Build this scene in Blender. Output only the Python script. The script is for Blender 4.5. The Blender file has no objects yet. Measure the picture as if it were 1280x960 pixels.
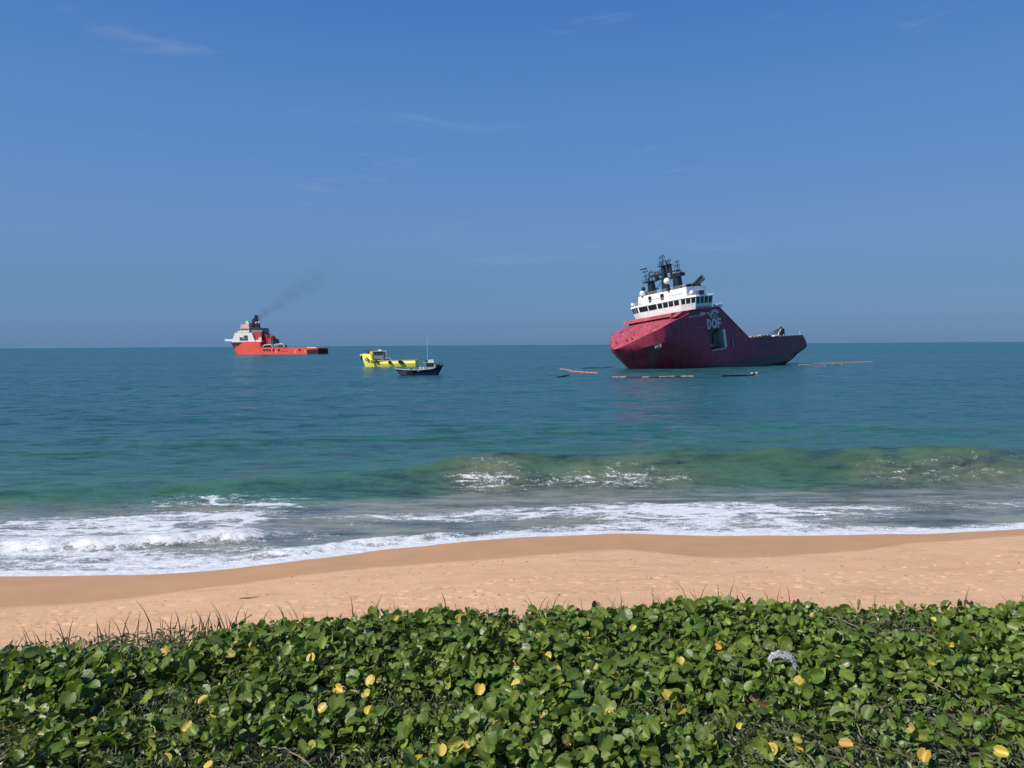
import bpy, bmesh, math, random
import numpy as np
from mathutils import Vector, Matrix, Euler
rad = math.radians
SC = bpy.context.scene
COL = SC.collection
random.seed(7); RNG = np.random.default_rng(11)

# ------------------------------------------------------------------ camera
CAM_H = 8.5
cam_d = bpy.data.cameras.new("camera"); cam = bpy.data.objects.new("camera", cam_d); COL.objects.link(cam)
cam_d.sensor_fit = 'HORIZONTAL'; cam_d.sensor_width = 36.0; cam_d.lens = 36.0 * 961.0 / 1280.0
cam_d.clip_start = 0.05; cam_d.clip_end = 40000
PITCH = math.atan((480 - 430.2) / 961.0); ROLL = 0.3743
cam.matrix_world = (Matrix.Translation((0, 0, CAM_H)) @ Matrix.Rotation(rad(90) - PITCH, 4, 'X') @ Matrix.Rotation(rad(-ROLL), 4, 'Z'))
SC.camera = cam
SC.render.resolution_x = 1024; SC.render.resolution_y = 768

# ------------------------------------------------------------------ sky, sun, exposure
SKY_GAIN = 1.0
SUN_AZ, SUN_EL = 241.0, 43.0            # compass from +Y clockwise
S = Vector((math.sin(rad(SUN_AZ)) * math.cos(rad(SUN_EL)), math.cos(rad(SUN_AZ)) * math.cos(rad(SUN_EL)), math.sin(rad(SUN_EL))))
world = bpy.data.worlds.new("World"); SC.world = world; world.use_nodes = True
wn, wl = world.node_tree.nodes, world.node_tree.links
for n in list(wn): wn.remove(n)
sky = wn.new('ShaderNodeTexSky'); sky.sky_type = 'NISHITA'; sky.sun_disc = False
sky.sun_elevation = rad(SUN_EL); sky.sun_rotation = rad(SUN_AZ)
sky.altitude = 0; sky.air_density = 1.0; sky.dust_density = 0.5; sky.ozone_density = 3.0
hs = wn.new('ShaderNodeHueSaturation'); hs.inputs['Saturation'].default_value = 1.0
gam = wn.new('ShaderNodeGamma'); gam.inputs[1].default_value = 1.0
# faint high cirrus
tc = wn.new('ShaderNodeTexCoord'); mp = wn.new('ShaderNodeMapping'); mp.inputs['Scale'].default_value = (2.2, 2.2, 11.0)
mp.inputs['Rotation'].default_value = (0, rad(4), 0)
cn = wn.new('ShaderNodeTexNoise'); cn.inputs['Scale'].default_value = 1.9; cn.inputs['Detail'].default_value = 7; cn.inputs['Roughness'].default_value = .62
cn.inputs['Distortion'].default_value = .6
cr = wn.new('ShaderNodeMapRange'); cr.inputs[1].default_value = .60; cr.inputs[2].default_value = .86; cr.inputs[3].default_value = 0; cr.inputs[4].default_value = .30
cmix = wn.new('ShaderNodeMix'); cmix.data_type = 'RGBA'; cmix.inputs['B'].default_value = (4.6, 5.2, 6.4, 1)
bg = wn.new('ShaderNodeBackground'); bg.inputs['Strength'].default_value = 0.10
wo = wn.new('ShaderNodeOutputWorld')
wl.new(tc.outputs['Generated'], mp.inputs[0]); wl.new(mp.outputs[0], cn.inputs['Vector']); wl.new(cn.outputs['Fac'], cr.inputs[0])
# marine air: a blue haze, the same all round, deepens the Nishita sky by elevation
sxyz = wn.new('ShaderNodeSeparateXYZ'); wl.new(tc.outputs['Generated'], sxyz.inputs[0])
ramp = wn.new('ShaderNodeValToRGB'); wl.new(sxyz.outputs['Z'], ramp.inputs[0]); ramp.color_ramp.interpolation = 'EASE'
stops = [(0.0, (.092, .208, .400)), (.06, (.112, .246, .462)), (.14, (.122, .270, .530)), (.26, (.094, .244, .565)), (.42, (.060, .190, .525)), (1.0, (.05, .15, .43))]
els = ramp.color_ramp.elements
els[0].position, els[0].color = stops[0][0], (*stops[0][1], 1); els[1].position, els[1].color = 1.0, (*stops[-1][1], 1)
for p_, c_ in stops[1:-1]: e_ = els.new(p_); e_.color = (*c_, 1)
rsc = wn.new('ShaderNodeVectorMath'); rsc.operation = 'SCALE'; rsc.inputs['Scale'].default_value = SKY_GAIN / 0.10; wl.new(ramp.outputs[0], rsc.inputs[0])
smix = wn.new('ShaderNodeMix'); smix.data_type = 'RGBA'; smix.inputs['Factor'].default_value = .90; wl.new(rsc.outputs[0], smix.inputs['B'])
wl.new(sky.outputs[0], hs.inputs['Color']); wl.new(hs.outputs[0], gam.inputs[0]); wl.new(gam.outputs[0], smix.inputs['A']); wl.new(smix.outputs['Result'], cmix.inputs['A'])
cel = wn.new('ShaderNodeMapRange'); cel.inputs[1].default_value = .07; cel.inputs[2].default_value = .16; wl.new(sxyz.outputs['Z'], cel.inputs[0])
cmu = wn.new('ShaderNodeMath'); cmu.operation = 'MULTIPLY'; wl.new(cr.outputs[0], cmu.inputs[0]); wl.new(cel.outputs[0], cmu.inputs[1]); wl.new(cmu.outputs[0], cmix.inputs['Factor'])
wl.new(cmix.outputs['Result'], bg.inputs['Color']); wl.new(bg.outputs[0], wo.inputs['Surface'])
sun_d = bpy.data.lights.new("sun", 'SUN'); sun_d.energy = 5.0; sun_d.angle = rad(0.53); sun_d.color = (1.0, 0.945, 0.85)
sun = bpy.data.objects.new("sun", sun_d); COL.objects.link(sun); sun.rotation_euler = S.to_track_quat('Z', 'Y').to_euler(); sun.location = (-40, -20, 60)
vs = SC.view_settings; vs.view_transform = 'Standard'; vs.look = 'None'; vs.gamma = 1.0; vs.exposure = 0.0; vs.use_curve_mapping = False

# ------------------------------------------------------------------ helpers
def prop(o, label=None, cat=None, group=None, kind=None):
    if label: o['label'] = label
    if cat: o['category'] = cat
    if group: o['group'] = group
    if kind: o['kind'] = kind
    return o
def link(name, me, mat=None, parent=None):
    o = bpy.data.objects.new(name, me); COL.objects.link(o)
    if mat is not None and me is not None: me.materials.append(mat)
    if parent is not None: o.parent = parent
    return o
def empty(name, loc=(0, 0, 0), rot=None):
    o = bpy.data.objects.new(name, None); COL.objects.link(o); o.location = loc; o.empty_display_size = .5
    if rot is not None: o.rotation_euler = rot
    return o
def ship_rot(h, r, p):
    m = Matrix.Rotation(rad(h), 3, 'Z') @ Matrix.Rotation(rad(p), 3, 'Y') @ Matrix.Rotation(rad(r), 3, 'X')
    return m.to_euler()
class MB:
    def __init__(s): s.v = []; s.f = []
    def add(s, vs, fs):
        b = len(s.v); s.v += [tuple(v) for v in vs]; s.f += [tuple(b + i for i in f) for f in fs]; return s
    def box(s, a, b, M=None):
        x0, y0, z0 = a; x1, y1, z1 = b
        vs = [(x0,y0,z0),(x1,y0,z0),(x1,y1,z0),(x0,y1,z0),(x0,y0,z1),(x1,y0,z1),(x1,y1,z1),(x0,y1,z1)]
        if M is not None: vs = [M @ Vector(v) for v in vs]
        return s.add(vs, [(0,3,2,1),(4,5,6,7),(0,1,5,4),(1,2,6,5),(2,3,7,6),(3,0,4,7)])
    def prism(s, poly, h0, h1, axis='y'):
        n = len(poly)
        def P(p, h): return {'y': (p[0], h, p[1]), 'z': (p[0], p[1], h), 'x': (h, p[0], p[1])}[axis]
        vs = [P(p, h0) for p in poly] + [P(p, h1) for p in poly]
        return s.add(vs, [tuple(range(n)), tuple(range(2*n-1, n-1, -1))] + [(i, (i+1) % n, n + (i+1) % n, n + i) for i in range(n)])
    def tube(s, p0, p1, r0, r1=None, n=8, caps=True):
        r1 = r0 if r1 is None else r1; p0 = Vector(p0); p1 = Vector(p1); d = (p1 - p0).normalized()
        a = d.orthogonal().normalized(); b = d.cross(a)
        vs = [p + (a * math.cos(2*math.pi*i/n) + b * math.sin(2*math.pi*i/n)) * r for p, r in ((p0, r0), (p1, r1)) for i in range(n)]
        fs = [(i, (i+1) % n, n + (i+1) % n, n + i) for i in range(n)]
        if caps: fs += [tuple(range(n-1, -1, -1)), tuple(range(n, 2*n))]
        return s.add(vs, fs)
    def path(s, pts, rs, n=6):
        for i in range(len(pts) - 1): s.tube(pts[i], pts[i+1], rs[i], rs[i+1], n)
        return s
    def ball(s, c, r, n=10, m=6, sz=1.0):
        c = Vector(c); vs = [c + Vector((0, 0, -r*sz))]
        for j in range(1, m):
            t = math.pi * j / m
            vs += [c + Vector((r*math.sin(t)*math.cos(2*math.pi*i/n), r*math.sin(t)*math.sin(2*math.pi*i/n), -r*sz*math.cos(t))) for i in range(n)]
        vs.append(c + Vector((0, 0, r*sz))); L = len(vs) - 1
        fs = [(0, 1 + (i+1) % n, 1 + i) for i in range(n)]
        for j in range(m - 2):
            for i in range(n): fs.append((1+j*n+i, 1+j*n+(i+1) % n, 1+(j+1)*n+(i+1) % n, 1+(j+1)*n+i))
        fs += [(1+(m-2)*n+i, 1+(m-2)*n+(i+1) % n, L) for i in range(n)]
        return s.add(vs, fs)
    def torus(s, c, R, r, axis='y', n=14, m=6):
        vs = []; c = Vector(c)
        for i in range(n):
            a = 2*math.pi*i/n
            for j in range(m):
                b = 2*math.pi*j/m; q = R + r*math.cos(b); h = r*math.sin(b)
                vs.append(c + (Vector((q*math.cos(a), h, q*math.sin(a))) if axis == 'y' else Vector((h, q*math.cos(a), q*math.sin(a))) if axis == 'x' else Vector((q*math.cos(a), q*math.sin(a), h))))
        return s.add(vs, [(i*m+j, ((i+1) % n)*m+j, ((i+1) % n)*m+(j+1) % m, i*m+(j+1) % m) for i in range(n) for j in range(m)])
    def build(s, name, mat, parent=None, smooth=None, bevel=0, merge=False, recalc=True):
        me = bpy.data.meshes.new(name); bm = bmesh.new()
        vv = [bm.verts.new(v) for v in s.v]
        for f in s.f:
            try: bm.faces.new([vv[i] for i in f])
            except ValueError: pass
        if merge:
            bmesh.ops.remove_doubles(bm, verts=bm.verts, dist=1e-3)
        if recalc: bmesh.ops.recalc_face_normals(bm, faces=bm.faces)
        if bevel: bmesh.ops.bevel(bm, geom=list(bm.edges), offset=bevel, segments=1, affect='EDGES', clamp_overlap=True)
        bm.to_mesh(me); bm.free()
        if smooth is not None:
            for p in me.polygons: p.use_smooth = True
            me.set_sharp_from_angle(angle=rad(smooth))
        return link(name, me, mat, parent)
def npmesh(name, V, F, mat=None, parent=None, smooth=True):
    me = bpy.data.meshes.new(name); V = np.asarray(V, np.float32); F = np.asarray(F, np.int32); k = F.shape[1]
    me.vertices.add(len(V)); me.vertices.foreach_set('co', V.ravel())
    me.loops.add(F.size); me.loops.foreach_set('vertex_index', F.ravel())
    me.polygons.add(len(F)); me.polygons.foreach_set('loop_start', np.arange(0, F.size, k, dtype=np.int32))
    try: me.polygons.foreach_set('loop_total', np.full(len(F), k, dtype=np.int32))
    except Exception: pass
    if smooth: me.polygons.foreach_set('use_smooth', np.ones(len(F), dtype=bool))
    me.update(calc_edges=True); me.validate()
    return link(name, me, mat, parent)
def fattr(me, name, arr):
    a = me.attributes.new(name, 'FLOAT', 'POINT'); a.data.foreach_set('value', np.asarray(arr, np.float32).ravel())
def cattr(me, name, arr):
    a = me.attributes.new(name, 'FLOAT_COLOR', 'POINT'); arr = np.asarray(arr, np.float32)
    a.data.foreach_set('color', np.concatenate([arr, np.ones((len(arr), 1), np.float32)], 1).ravel())
def _hash(i, j, seed):
    h = (i.astype(np.int64) * 374761393 + j.astype(np.int64) * 668265263 + seed * 974711) & 0xFFFFFFFF
    h = ((h ^ (h >> 13)) * 1274126177) & 0xFFFFFFFF
    return ((h ^ (h >> 16)) & 0xFFFF) / 65535.0
def vnoise(x, y, seed=0):
    i = np.floor(x); j = np.floor(y); u = x - i; v = y - j; u = u*u*(3-2*u); v = v*v*(3-2*v); i = i.astype(np.int64); j = j.astype(np.int64)
    return (_hash(i, j, seed)*(1-u) + _hash(i+1, j, seed)*u)*(1-v) + (_hash(i, j+1, seed)*(1-u) + _hash(i+1, j+1, seed)*u)*v
def fbm(x, y, seed=0, oct=4, gain=.5):
    a, t, n = 1.0, 0, 0
    for k in range(oct):
        t = t + a * vnoise(x*2**k + 13.7*k, y*2**k + 7.3*k, seed + k); n += a; a *= gain
    return t / n
def sstep(a, b, x): t = np.clip((x-a)/(b-a), 0, 1); return t*t*(3-2*t)

# material helper
class Mat:
    def __init__(s, name):
        s.m = bpy.data.materials.new(name); s.m.use_nodes = True; s.n = s.m.node_tree.nodes; s.l = s.m.node_tree.links
        s.b = s.n['Principled BSDF']; s.out = s.n['Material Output']
    def new(s, t, **k):
        n = s.n.new('ShaderNode' + t)
        for a, v in k.items(): setattr(n, a, v)
        return n
    def noise(s, scale, detail=4, rough=.55, mapscale=None, coord='Object', dist=0):
        tc = s.new('TexCoord'); n = s.new('TexNoise'); n.inputs['Scale'].default_value = scale; n.inputs['Detail'].default_value = detail; n.inputs['Roughness'].default_value = rough
        n.inputs['Distortion'].default_value = dist
        if mapscale:
            mp = s.new('Mapping'); mp.inputs['Scale'].default_value = mapscale; s.l.new(tc.outputs[coord], mp.inputs[0]); s.l.new(mp.outputs[0], n.inputs['Vector'])
        else: s.l.new(tc.outputs[coord], n.inputs['Vector'])
        return n.outputs['Fac']
    def rng(s, src, a, b, c=0., d=1., smooth=False):
        r = s.new('MapRange'); r.interpolation_type = 'SMOOTHSTEP' if smooth else 'LINEAR'
        for i, v in zip((1, 2, 3, 4), (a, b, c, d)): r.inputs[i].default_value = v
        s.l.new(src, r.inputs[0]); return r.outputs[0]
    def mix(s, fac, A, B):
        m = s.new('Mix', data_type='RGBA')
        for k, v in (('Factor', fac), ('A', A), ('B', B)):
            if isinstance(v, (tuple, list)): m.inputs[k].default_value = (*v[:3], 1) if k != 'Factor' else v
            elif isinstance(v, (int, float)): m.inputs[k].default_value = v
            else: s.l.new(v, m.inputs[k])
        return m.outputs['Result']
    def math(s, op, a, b=0.):
        m = s.new('Math', operation=op)
        for i, v in enumerate((a, b)):
            if isinstance(v, (int, float)): m.inputs[i].default_value = v
            else: s.l.new(v, m.inputs[i])
        return m.outputs[0]
    def attr(s, name): a = s.new('Attribute', attribute_name=name); return a
    def bump(s, h, strength=.5, dist=.1, normal=None):
        b = s.new('Bump'); b.inputs['Strength'].default_value = strength; b.inputs['Distance'].default_value = dist; s.l.new(h, b.inputs['Height'])
        if normal is not None: s.l.new(normal, b.inputs['Normal'])
        return b.outputs[0]
    def set(s, **k):
        for a, v in k.items():
            i = s.b.inputs[a.replace('_', ' ')]
            if isinstance(v, (tuple, list)): i.default_value = (*v[:3], 1)
            elif isinstance(v, (int, float)): i.default_value = v
            else: s.l.new(v, i)
        return s
def paint(name, col, rough=.5, var=.18, scale=.6, dirt=None, metal=0., spec=.5):
    m = Mat(name); f = m.noise(scale, 5, .6)
    c = m.mix(m.rng(f, .3, .7), tuple(v*(1-var) for v in col), tuple(min(1, v*(1+var*.6)) for v in col))
    if dirt:
        st = m.noise(1.0, 4, .6, mapscale=(1.6*scale, 1.6*scale, .22*scale)); c = m.mix(m.rng(st, .55, .75, 0, .7), c, dirt)
    m.set(Base_Color=c, Roughness=rough, Metallic=metal); m.b.inputs['Specular IOR Level'].default_value = spec
    return m.m

# ------------------------------------------------------------------ beach and dune (one ground sheet)
SHX = np.array([-400, -60, -35, -25, -19.25, -13.84, -11.63, -9.79, -6.63, -3.46, -0.04, 4.27, 9.2, 13.42, 17.76, 23.24, 32, 60, 400])
SHY = np.array([20, 26, 28, 28.5, 28.44, 28.42, 28.88, 29.81, 31.25, 32.43, 33.7, 34.1, 33.8, 33.6, 33.82, 34.56, 35.5, 37, 42])
def smooth_interp(x, X, Y, w=.8):
    t = 0
    for d in (-1, -.5, 0, .5, 1): t = t + np.interp(x + d*w, X, Y)
    return t / 5
def shore(x): return smooth_interp(x, SHX, SHY) + .22*(fbm(x*.45, x*0, 5, 3)-.5)
VEX = np.array([-60, -6, -2.43, -2.11, -1.76, -1.06, -0.35, 0.25, 0.67, 1.04, 1.29, 1.75, 2.37, 2.71, 6, 60])
VEY = np.array([3.5, 3.5, 3.57, 3.68, 3.76, 3.86, 4.0, 4.0, 4.02, 4.15, 4.09, 3.98, 4.02, 4.02, 4.1, 4.1])
def veg_edge(x): return np.interp(x, VEX, VEY) + .15
WTX = np.array([-400, -60, -30, -15.84, -12.76, -9.37, -6.4, -3.01, -0.04, 2.46, 4.69, 5.8, 7.1, 9, 10.83, 13.5, 16.41, 22.0, 30, 60, 400])
WTD = np.array([4, 4.5, 5.2, 5.0, 4.2, 4.0, 3.95, 4.45, 5.1, 4.35, 4.1, 4.9, 5.75, 5.4, 5.0, 4.0, 2.55, 1.7, 1.6, 2, 2])   # landward reach of the last swash
PLAT = 6.93
def ground_z(x, y):
    s = shore(x) - y
    zb = np.where(s > 0, .085*s + .0012*s*s, .07*s)
    zb = np.maximum(zb, -3.0)
    ye = veg_edge(x) + .1
    d = y - ye
    dune = PLAT - np.where(d > 0, .62*d + .35*np.minimum(d, .6)**2, 0) + .03*(fbm(x*1.5, y*1.5, 3, 3) - .5)
    k = .35
    m = np.maximum(zb, dune); df = np.abs(zb - dune)
    return m + .25*k*np.maximum(0, 1 - df/k)**2
def axis(segs):
    out = []
    for a, b, n in segs: out.append(np.linspace(a, b, n, endpoint=False))
    return np.concatenate(out + [[segs[-1][1]]])
gx = axis([(-400, -60, 20), (-60, -27, 50), (-27, 27, 900), (27, 60, 50), (60, 400, 20)])
gy = axis([(-14, 0, 14), (0, 5.2, 52), (5.2, 19.5, 48), (19.5, 36, 330), (36, 75, 30)])
GX, GY = np.meshgrid(gx, gy); GZ = ground_z(GX, GY)
wetd = smooth_interp(GX, WTX, WTD, .5) + .35*(fbm(GX*.8, GY*.8, 9, 3) - .5)
sdist = shore(GX) - GY
WET = 1 - sstep(wetd - .25, wetd + .3, sdist)
dryf = 1 - WET
on_beach = ((GY > 12) & (GY < 37))
GZ += on_beach*dryf*(.05*(fbm(GX*.6, GY*.9, 21, 3)-.5) + .016*(fbm(GX*3, GY*5, 22, 3)-.5))
GZ += on_beach*.05*(fbm(GX*.22, GY*.5, 23, 2)-.5)
def stamp(cx, cy, ang, L, W, depth):
    i0, i1 = np.searchsorted(gx, (cx-.45, cx+.45)); j0, j1 = np.searchsorted(gy, (cy-.45, cy+.45))
    if i1 <= i0 or j1 <= j0: return
    X = GX[j0:j1, i0:i1]-cx; Y = GY[j0:j1, i0:i1]-cy; c, s = math.cos(ang), math.sin(ang)
    u = (X*c+Y*s)/L; v = (-X*s+Y*c)/W; r2 = u*u+v*v
    GZ[j0:j1, i0:i1] += -depth*np.exp(-r2*r2*.8) + depth*.2*np.exp(-(np.sqrt(r2)-1.45)**2*5)
def wet_line(x): return float(shore(np.array([x]))[0] - np.interp(x, WTX, WTD))
trails = [(-26, 21.3, 26, 23.9, .5), (-24, 22.0, 24, 25.4, .6), (26, 24.3, -14, 21.4, .4), (-10, 22.4, 25, 26.8, .7), (2, 23.5, 26, 29.5, .6), (8, 21.4, 26, 23.2, .5), (-25, 20.3, 10, 22.5, .5), (-8, 21, 24, 28, .5)]
for (x0, y0, x1, y1, wob) in trails:
    D = math.hypot(x1-x0, y1-y0); a = math.atan2(y1-y0, x1-x0); n = int(D/.66); ph = random.random()*6
    for k in range(n):
        if random.random() < .12 or math.sin(k*.21+ph*3) > .35: continue
        t = k/n; ox = wob*math.sin(t*9+ph); sd = .12*(1 if k % 2 else -1)
        cx = x0+(x1-x0)*t - math.sin(a)*(ox+sd) + random.gauss(0, .05); cy = y0+(y1-y0)*t + math.cos(a)*(ox+sd) + random.gauss(0, .05)
        if cy > wet_line(cx) - .15: continue
        stamp(cx, cy, a + random.gauss(0, .25), .16, .075, random.uniform(.03, .055))
for k in range(300):
    cx = random.gauss(random.choice((-14, -2, 6, 11, 18, 22)), 2.6); cy = random.gauss(random.choice((21.8, 22.8, 24.5, 26.5)), .7)
    if cy > wet_line(cx) - .3: continue
    stamp(cx, cy, random.random()*3.2, random.uniform(.06, .13), random.uniform(.04, .07), random.uniform(.02, .05))
nx, ny = len(gx), len(gy)
idx = np.arange(nx*ny).reshape(ny, nx)
quads = np.stack([idx[:-1, :-1], idx[:-1, 1:], idx[1:, 1:], idx[1:, :-1]], -1).reshape(-1, 4)
m = Mat("sand")
wet = m.attr('wet').outputs['Fac']; lit = m.attr('litter').outputs['Fac']
n1 = m.noise(.55, 5, .6); n2 = m.noise(14, 4, .7); n3 = m.noise(3.2, 5, .65, mapscale=(.6, 1.6, 1))
dry = m.mix(m.rng(n1, .3, .7), (.62, .36, .195), (.68, .415, .24)); dry = m.mix(m.rng(n3, .46, .68, 0, .75), dry, (.73, .46, .28)); dry = m.mix(m.rng(m.noise(.9, 6, .7, mapscale=(.35, 1.4, 1)), .52, .66, 0, .55), dry, (.50, .285, .15)); dry = m.mix(m.rng(n2, .56, .74, 0, .35), dry, (.40, .24, .13))
wetc = m.mix(m.rng(n1, .3, .7), (.475, .262, .128), (.54, .30, .147))
c = m.mix(wet, dry, wetc)
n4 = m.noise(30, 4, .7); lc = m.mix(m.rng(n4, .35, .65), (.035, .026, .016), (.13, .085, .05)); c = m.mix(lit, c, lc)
bn = m.bump(m.noise(9, 6, .7), .5, .05); bn = m.bump(m.noise(60, 3, .6), .35, .01, bn)
rg = m.new('Mix', data_type='FLOAT'); rg.inputs['A'].default_value = .95; rg.inputs['B'].default_value = .62; m.l.new(wet, rg.inputs['Factor'])
flat = m.new('Mix', data_type='VECTOR'); geo = m.new('NewGeometry'); m.l.new(wet, flat.inputs['Factor']); m.l.new(bn, flat.inputs['A']); m.l.new(geo.outputs['Normal'], flat.inputs['B'])
m.set(Base_Color=c, Roughness=rg.outputs['Result'], Normal=flat.outputs['Result']); m.b.inputs['Specular IOR Level'].default_value = .25
beach = npmesh("beach", np.stack([GX, GY, GZ], -1).reshape(-1, 3), quads, m.m); prop(beach, 'tan sandy beach and dune sloping down to the surf', kind='structure')
fattr(beach.data, 'wet', WET)
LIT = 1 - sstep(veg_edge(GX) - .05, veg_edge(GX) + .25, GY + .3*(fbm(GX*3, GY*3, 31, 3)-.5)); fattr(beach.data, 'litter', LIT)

# ------------------------------------------------------------------ sea
pyrow = np.concatenate([np.linspace(365, 60, 420, endpoint=False), np.linspace(60, 1.25, 90)])
sy = CAM_H*961/pyrow; sy[-1] = 7200
tt = np.concatenate([-np.geomspace(6, .86, 24, endpoint=False), np.linspace(-.86, .86, 700), np.geomspace(.86, 6, 25)[1:]])
SX = sy[:, None]*tt[None, :]; SY = np.repeat(sy[:, None], len(tt), 1)
shd = SY - shore(SX)                                    # seaward distance from the shoreline
# breaker crest
CX = np.array([-300, -60, -30, -16.7, -10, -4.2, 3.1, 13.8, 24, 34, 60, 300]); CY = np.array([40, 42, 43.2, 45.2, 47.4, 48.6, 49.2, 49.9, 49.6, 49.8, 51, 55])
AX = np.array([-300, -60, -30, -18, -11, -6, -3, 1, 6, 14, 22, 30, 45, 300]); AY = np.array([.5, .5, .45, .45, .5, .85, 1.45, 1.6, 1.45, 1.6, 1.55, 1.65, 1.3, .9])
crest = np.interp(SX, CX, CY) + 1.0*(fbm(SX*.13, SX*0, 41, 2)-.5); amp = smooth_interp(SX, AX, AY, 1.5)*(.86+.28*fbm(SX*.35, SX*0+3, 42, 3))
cs = SY - crest
front = np.clip(-cs, 0, None); back = np.clip(cs, 0, None)
brk = amp*np.where(cs < 0, np.exp(-(front/2.1)**1.9), np.exp(-(back/4.6)**1.4))
brk -= .12*amp*np.exp(-((cs+5.2)/2.2)**2)
fade = sstep(0.3, 9, shd); fade2 = sstep(12, 26, shd)
Z = brk*sstep(2, 8, shd)
c2 = SY - (crest + 24 + 3*fbm(SX*.04, SX*0, 44, 2)); Z += .20*np.where(c2 < 0, np.exp(-(c2/5)**2), np.exp(-(c2/9)**2))
c3 = SY - (crest + 55 + 6*fbm(SX*.03, SX*0, 45, 2)); Z += .16*np.exp(-(c3/11)**2)
res = np.maximum(.15, SY**2/(CAM_H*961))
for (lam, a, ang, ph) in [(46, .16, .10, .3), (31, .09, -.16, 1.7), (19, .05, .26, 4.1), (11, .034, -.3, 2.2), (7, .024, .42, 5.0), (4.3, .016, -.55, .8), (2.7, .016, .7, 3.3), (2.1, .012, -.2, 1.1)]:
    k = 2*math.pi/lam; warp = 3.0*fbm(SX/lam*.35, SY/lam*.35, int(lam*7), 2)
    Z += a*np.sin(k*(SY*math.cos(ang) + SX*math.sin(ang)) + ph + warp*2)*np.clip((lam/4 - res)/(lam/8), 0, 1)*(.15 + .85*fade2)*sstep(.5, 6, shd)
Z *= 1.0
# whitewater bores near the beach
xl = sstep(-7, -11, SX)
bore1 = np.interp(SX, [-30, -22, -17, -13, -10], [32.2, 32.0, 32.3, 33.1, 33.4]); b1 = SY - bore1 - .7*(fbm(SX*.7, SX*0, 51, 3)-.5)
B1 = .34*np.where(b1 < 0, np.exp(-(b1/.35)**2), np.exp(-(b1/1.6)**2))*sstep(-10.2, -12, SX)*(.5+.8*fbm(SX*.8, SY*.8, 52, 3))
bore2 = np.interp(SX, [-12, -9, -6.5, -3, 0], [29.7, 30.9, 32.2, 33.4, 34.4]); b2 = SY - bore2 - .4*(fbm(SX*.9, SX*0, 53, 3)-.5)
B2 = .22*np.where(b2 < 0, np.exp(-(b2/.25)**2), np.exp(-(b2/.9)**2))*sstep(-11.5, -9.5, SX)*sstep(0, -5, SX)*(.4+1.0*fbm(SX*.9, SY*.9, 54, 3))
Z += B1 + B2
nA = fbm(SX*.55, SY*1.25, 61, 5, .58); nB = fbm(SX*1.7, SY*3.2, 62, 4, .6); nC = fbm(SX*.16, SY*.35, 63, 3)
warpx = SX + 2.2*(fbm(SX*.25, SY*.4, 64, 3)-.5)*2; lines = 1 - np.abs(2*fbm(warpx*.28, SY*1.1 + .9*fbm(SX*.4, SY*.6, 66, 3), 65, 4)-1)   # ridged filaments
lines = sstep(.80, .985, lines)
def ell(x, y, rx, ry): return np.exp(-(((SX-x)/rx)**2 + ((SY-y)/ry)**2)**1.3)
width = np.interp(SX, [-60, -25, -17, -12, -9.5, -6.5, -3.5, 0, 3, 6, 9, 13, 16, 19, 23, 60], [6, 5.5, 6.0, 5.0, 2.4, 1.8, 1.3, 1.5, 2.2, 4.2, 5.2, 4.4, 2.6, 1.7, 1.3, 2])
swash = 1 - sstep(.35*width, width*1.25, shd + 2.2*(nC-.5)*width*.5)
FO = 1.05*swash*(.18 + 1.5*nA*(.35+nB*.9))
FO = np.maximum(FO, 1.3*(1 - sstep(.10, .55 + .5*nA, shd)))                       # leading edge
FO = np.maximum(FO, np.clip((B1+B2)*6.5, 0, 1.2)*(.55+.7*nB))
patch = 1.0*ell(-15.6, 40.8, 5.2, 2.1)*(1-.75*ell(-16.5, 40.2, 2.2, .8)) + .85*ell(-21, 37.0, 7.5, 1.5) + .95*ell(-18, 34.4, 9.5, 2.2) + .6*ell(-14.5, 38, 5, 1.3)
FO = np.maximum(FO, patch*(.24 + .75*lines + .9*nA*nB*1.6))
resid = ell(5, 38.4, 8, 2.0)*.85 + ell(12, 38.2, 9, 2.6)*.95 + ell(-3, 37.5, 5, 1.4)*.5 + ell(26, 39.5, 6, 1.5)*.5 + ell(-8, 37, 5, 2)*.35
FO = np.maximum(FO, resid*(.14 + .60*lines + .85*nA*nB*1.8))
face = np.exp(-((cs+1.4)/1.9)**2)
tear = (ell(-1.6, 46.2, 2.6, 2.3) + .8*ell(7.5, 46.3, 4.2, 2.0) + .5*ell(3.0, 45.5, 3, 1.6) + .75*ell(29.5, 46.8, 6, 2.2) + .5*ell(22.6, 46.9, 2.2, 1.8))
FO = np.maximum(FO, tear*(.08 + .50*lines + .62*(nB-.28)))
crl = np.exp(-((cs+.35)/.35)**2)*sstep(.5, .75, fbm(SX*.5, SX*0, 71, 3)*.5 + .42*np.clip(tear, 0, 1)); FO = np.maximum(FO, crl*.75)
far_cap = sstep(.86, .93, fbm(SX*.22, SY*.16, 73, 4))*sstep(14, 25, shd)*.0; FO = np.maximum(FO, far_cap)
Z += np.clip(FO, 0, 1)*(.05*nB)*sstep(0, .5, shd)
Z += tear*.22*(nB-.35)
Z = np.where(shd < 0, np.minimum(Z, 0) + .02, Z)
Z *= sstep(-.2, 1.2, shd)
Z += .03*(1 - sstep(.05, .9, shd))
TURB = np.clip(1.0*(1 - sstep(9, 14.2, shd + 2.5*(nC-.5))), 0, 1)
TURB = np.maximum(TURB, np.clip(tear*1.1, 0, 1)*.75*(.3+1.2*nA))
TURB = np.maximum(TURB, .9*ell(-16.3, 40.2, 2.6, 1.1))
GREEN = np.clip(sstep(58, 14, shd), 0, 1)
FACE = sstep(.5, -.2, cs)*sstep(-6.0, -2.6, cs)*np.clip(amp/1.4, 0, 1)*(.8+.3*nC)
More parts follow.
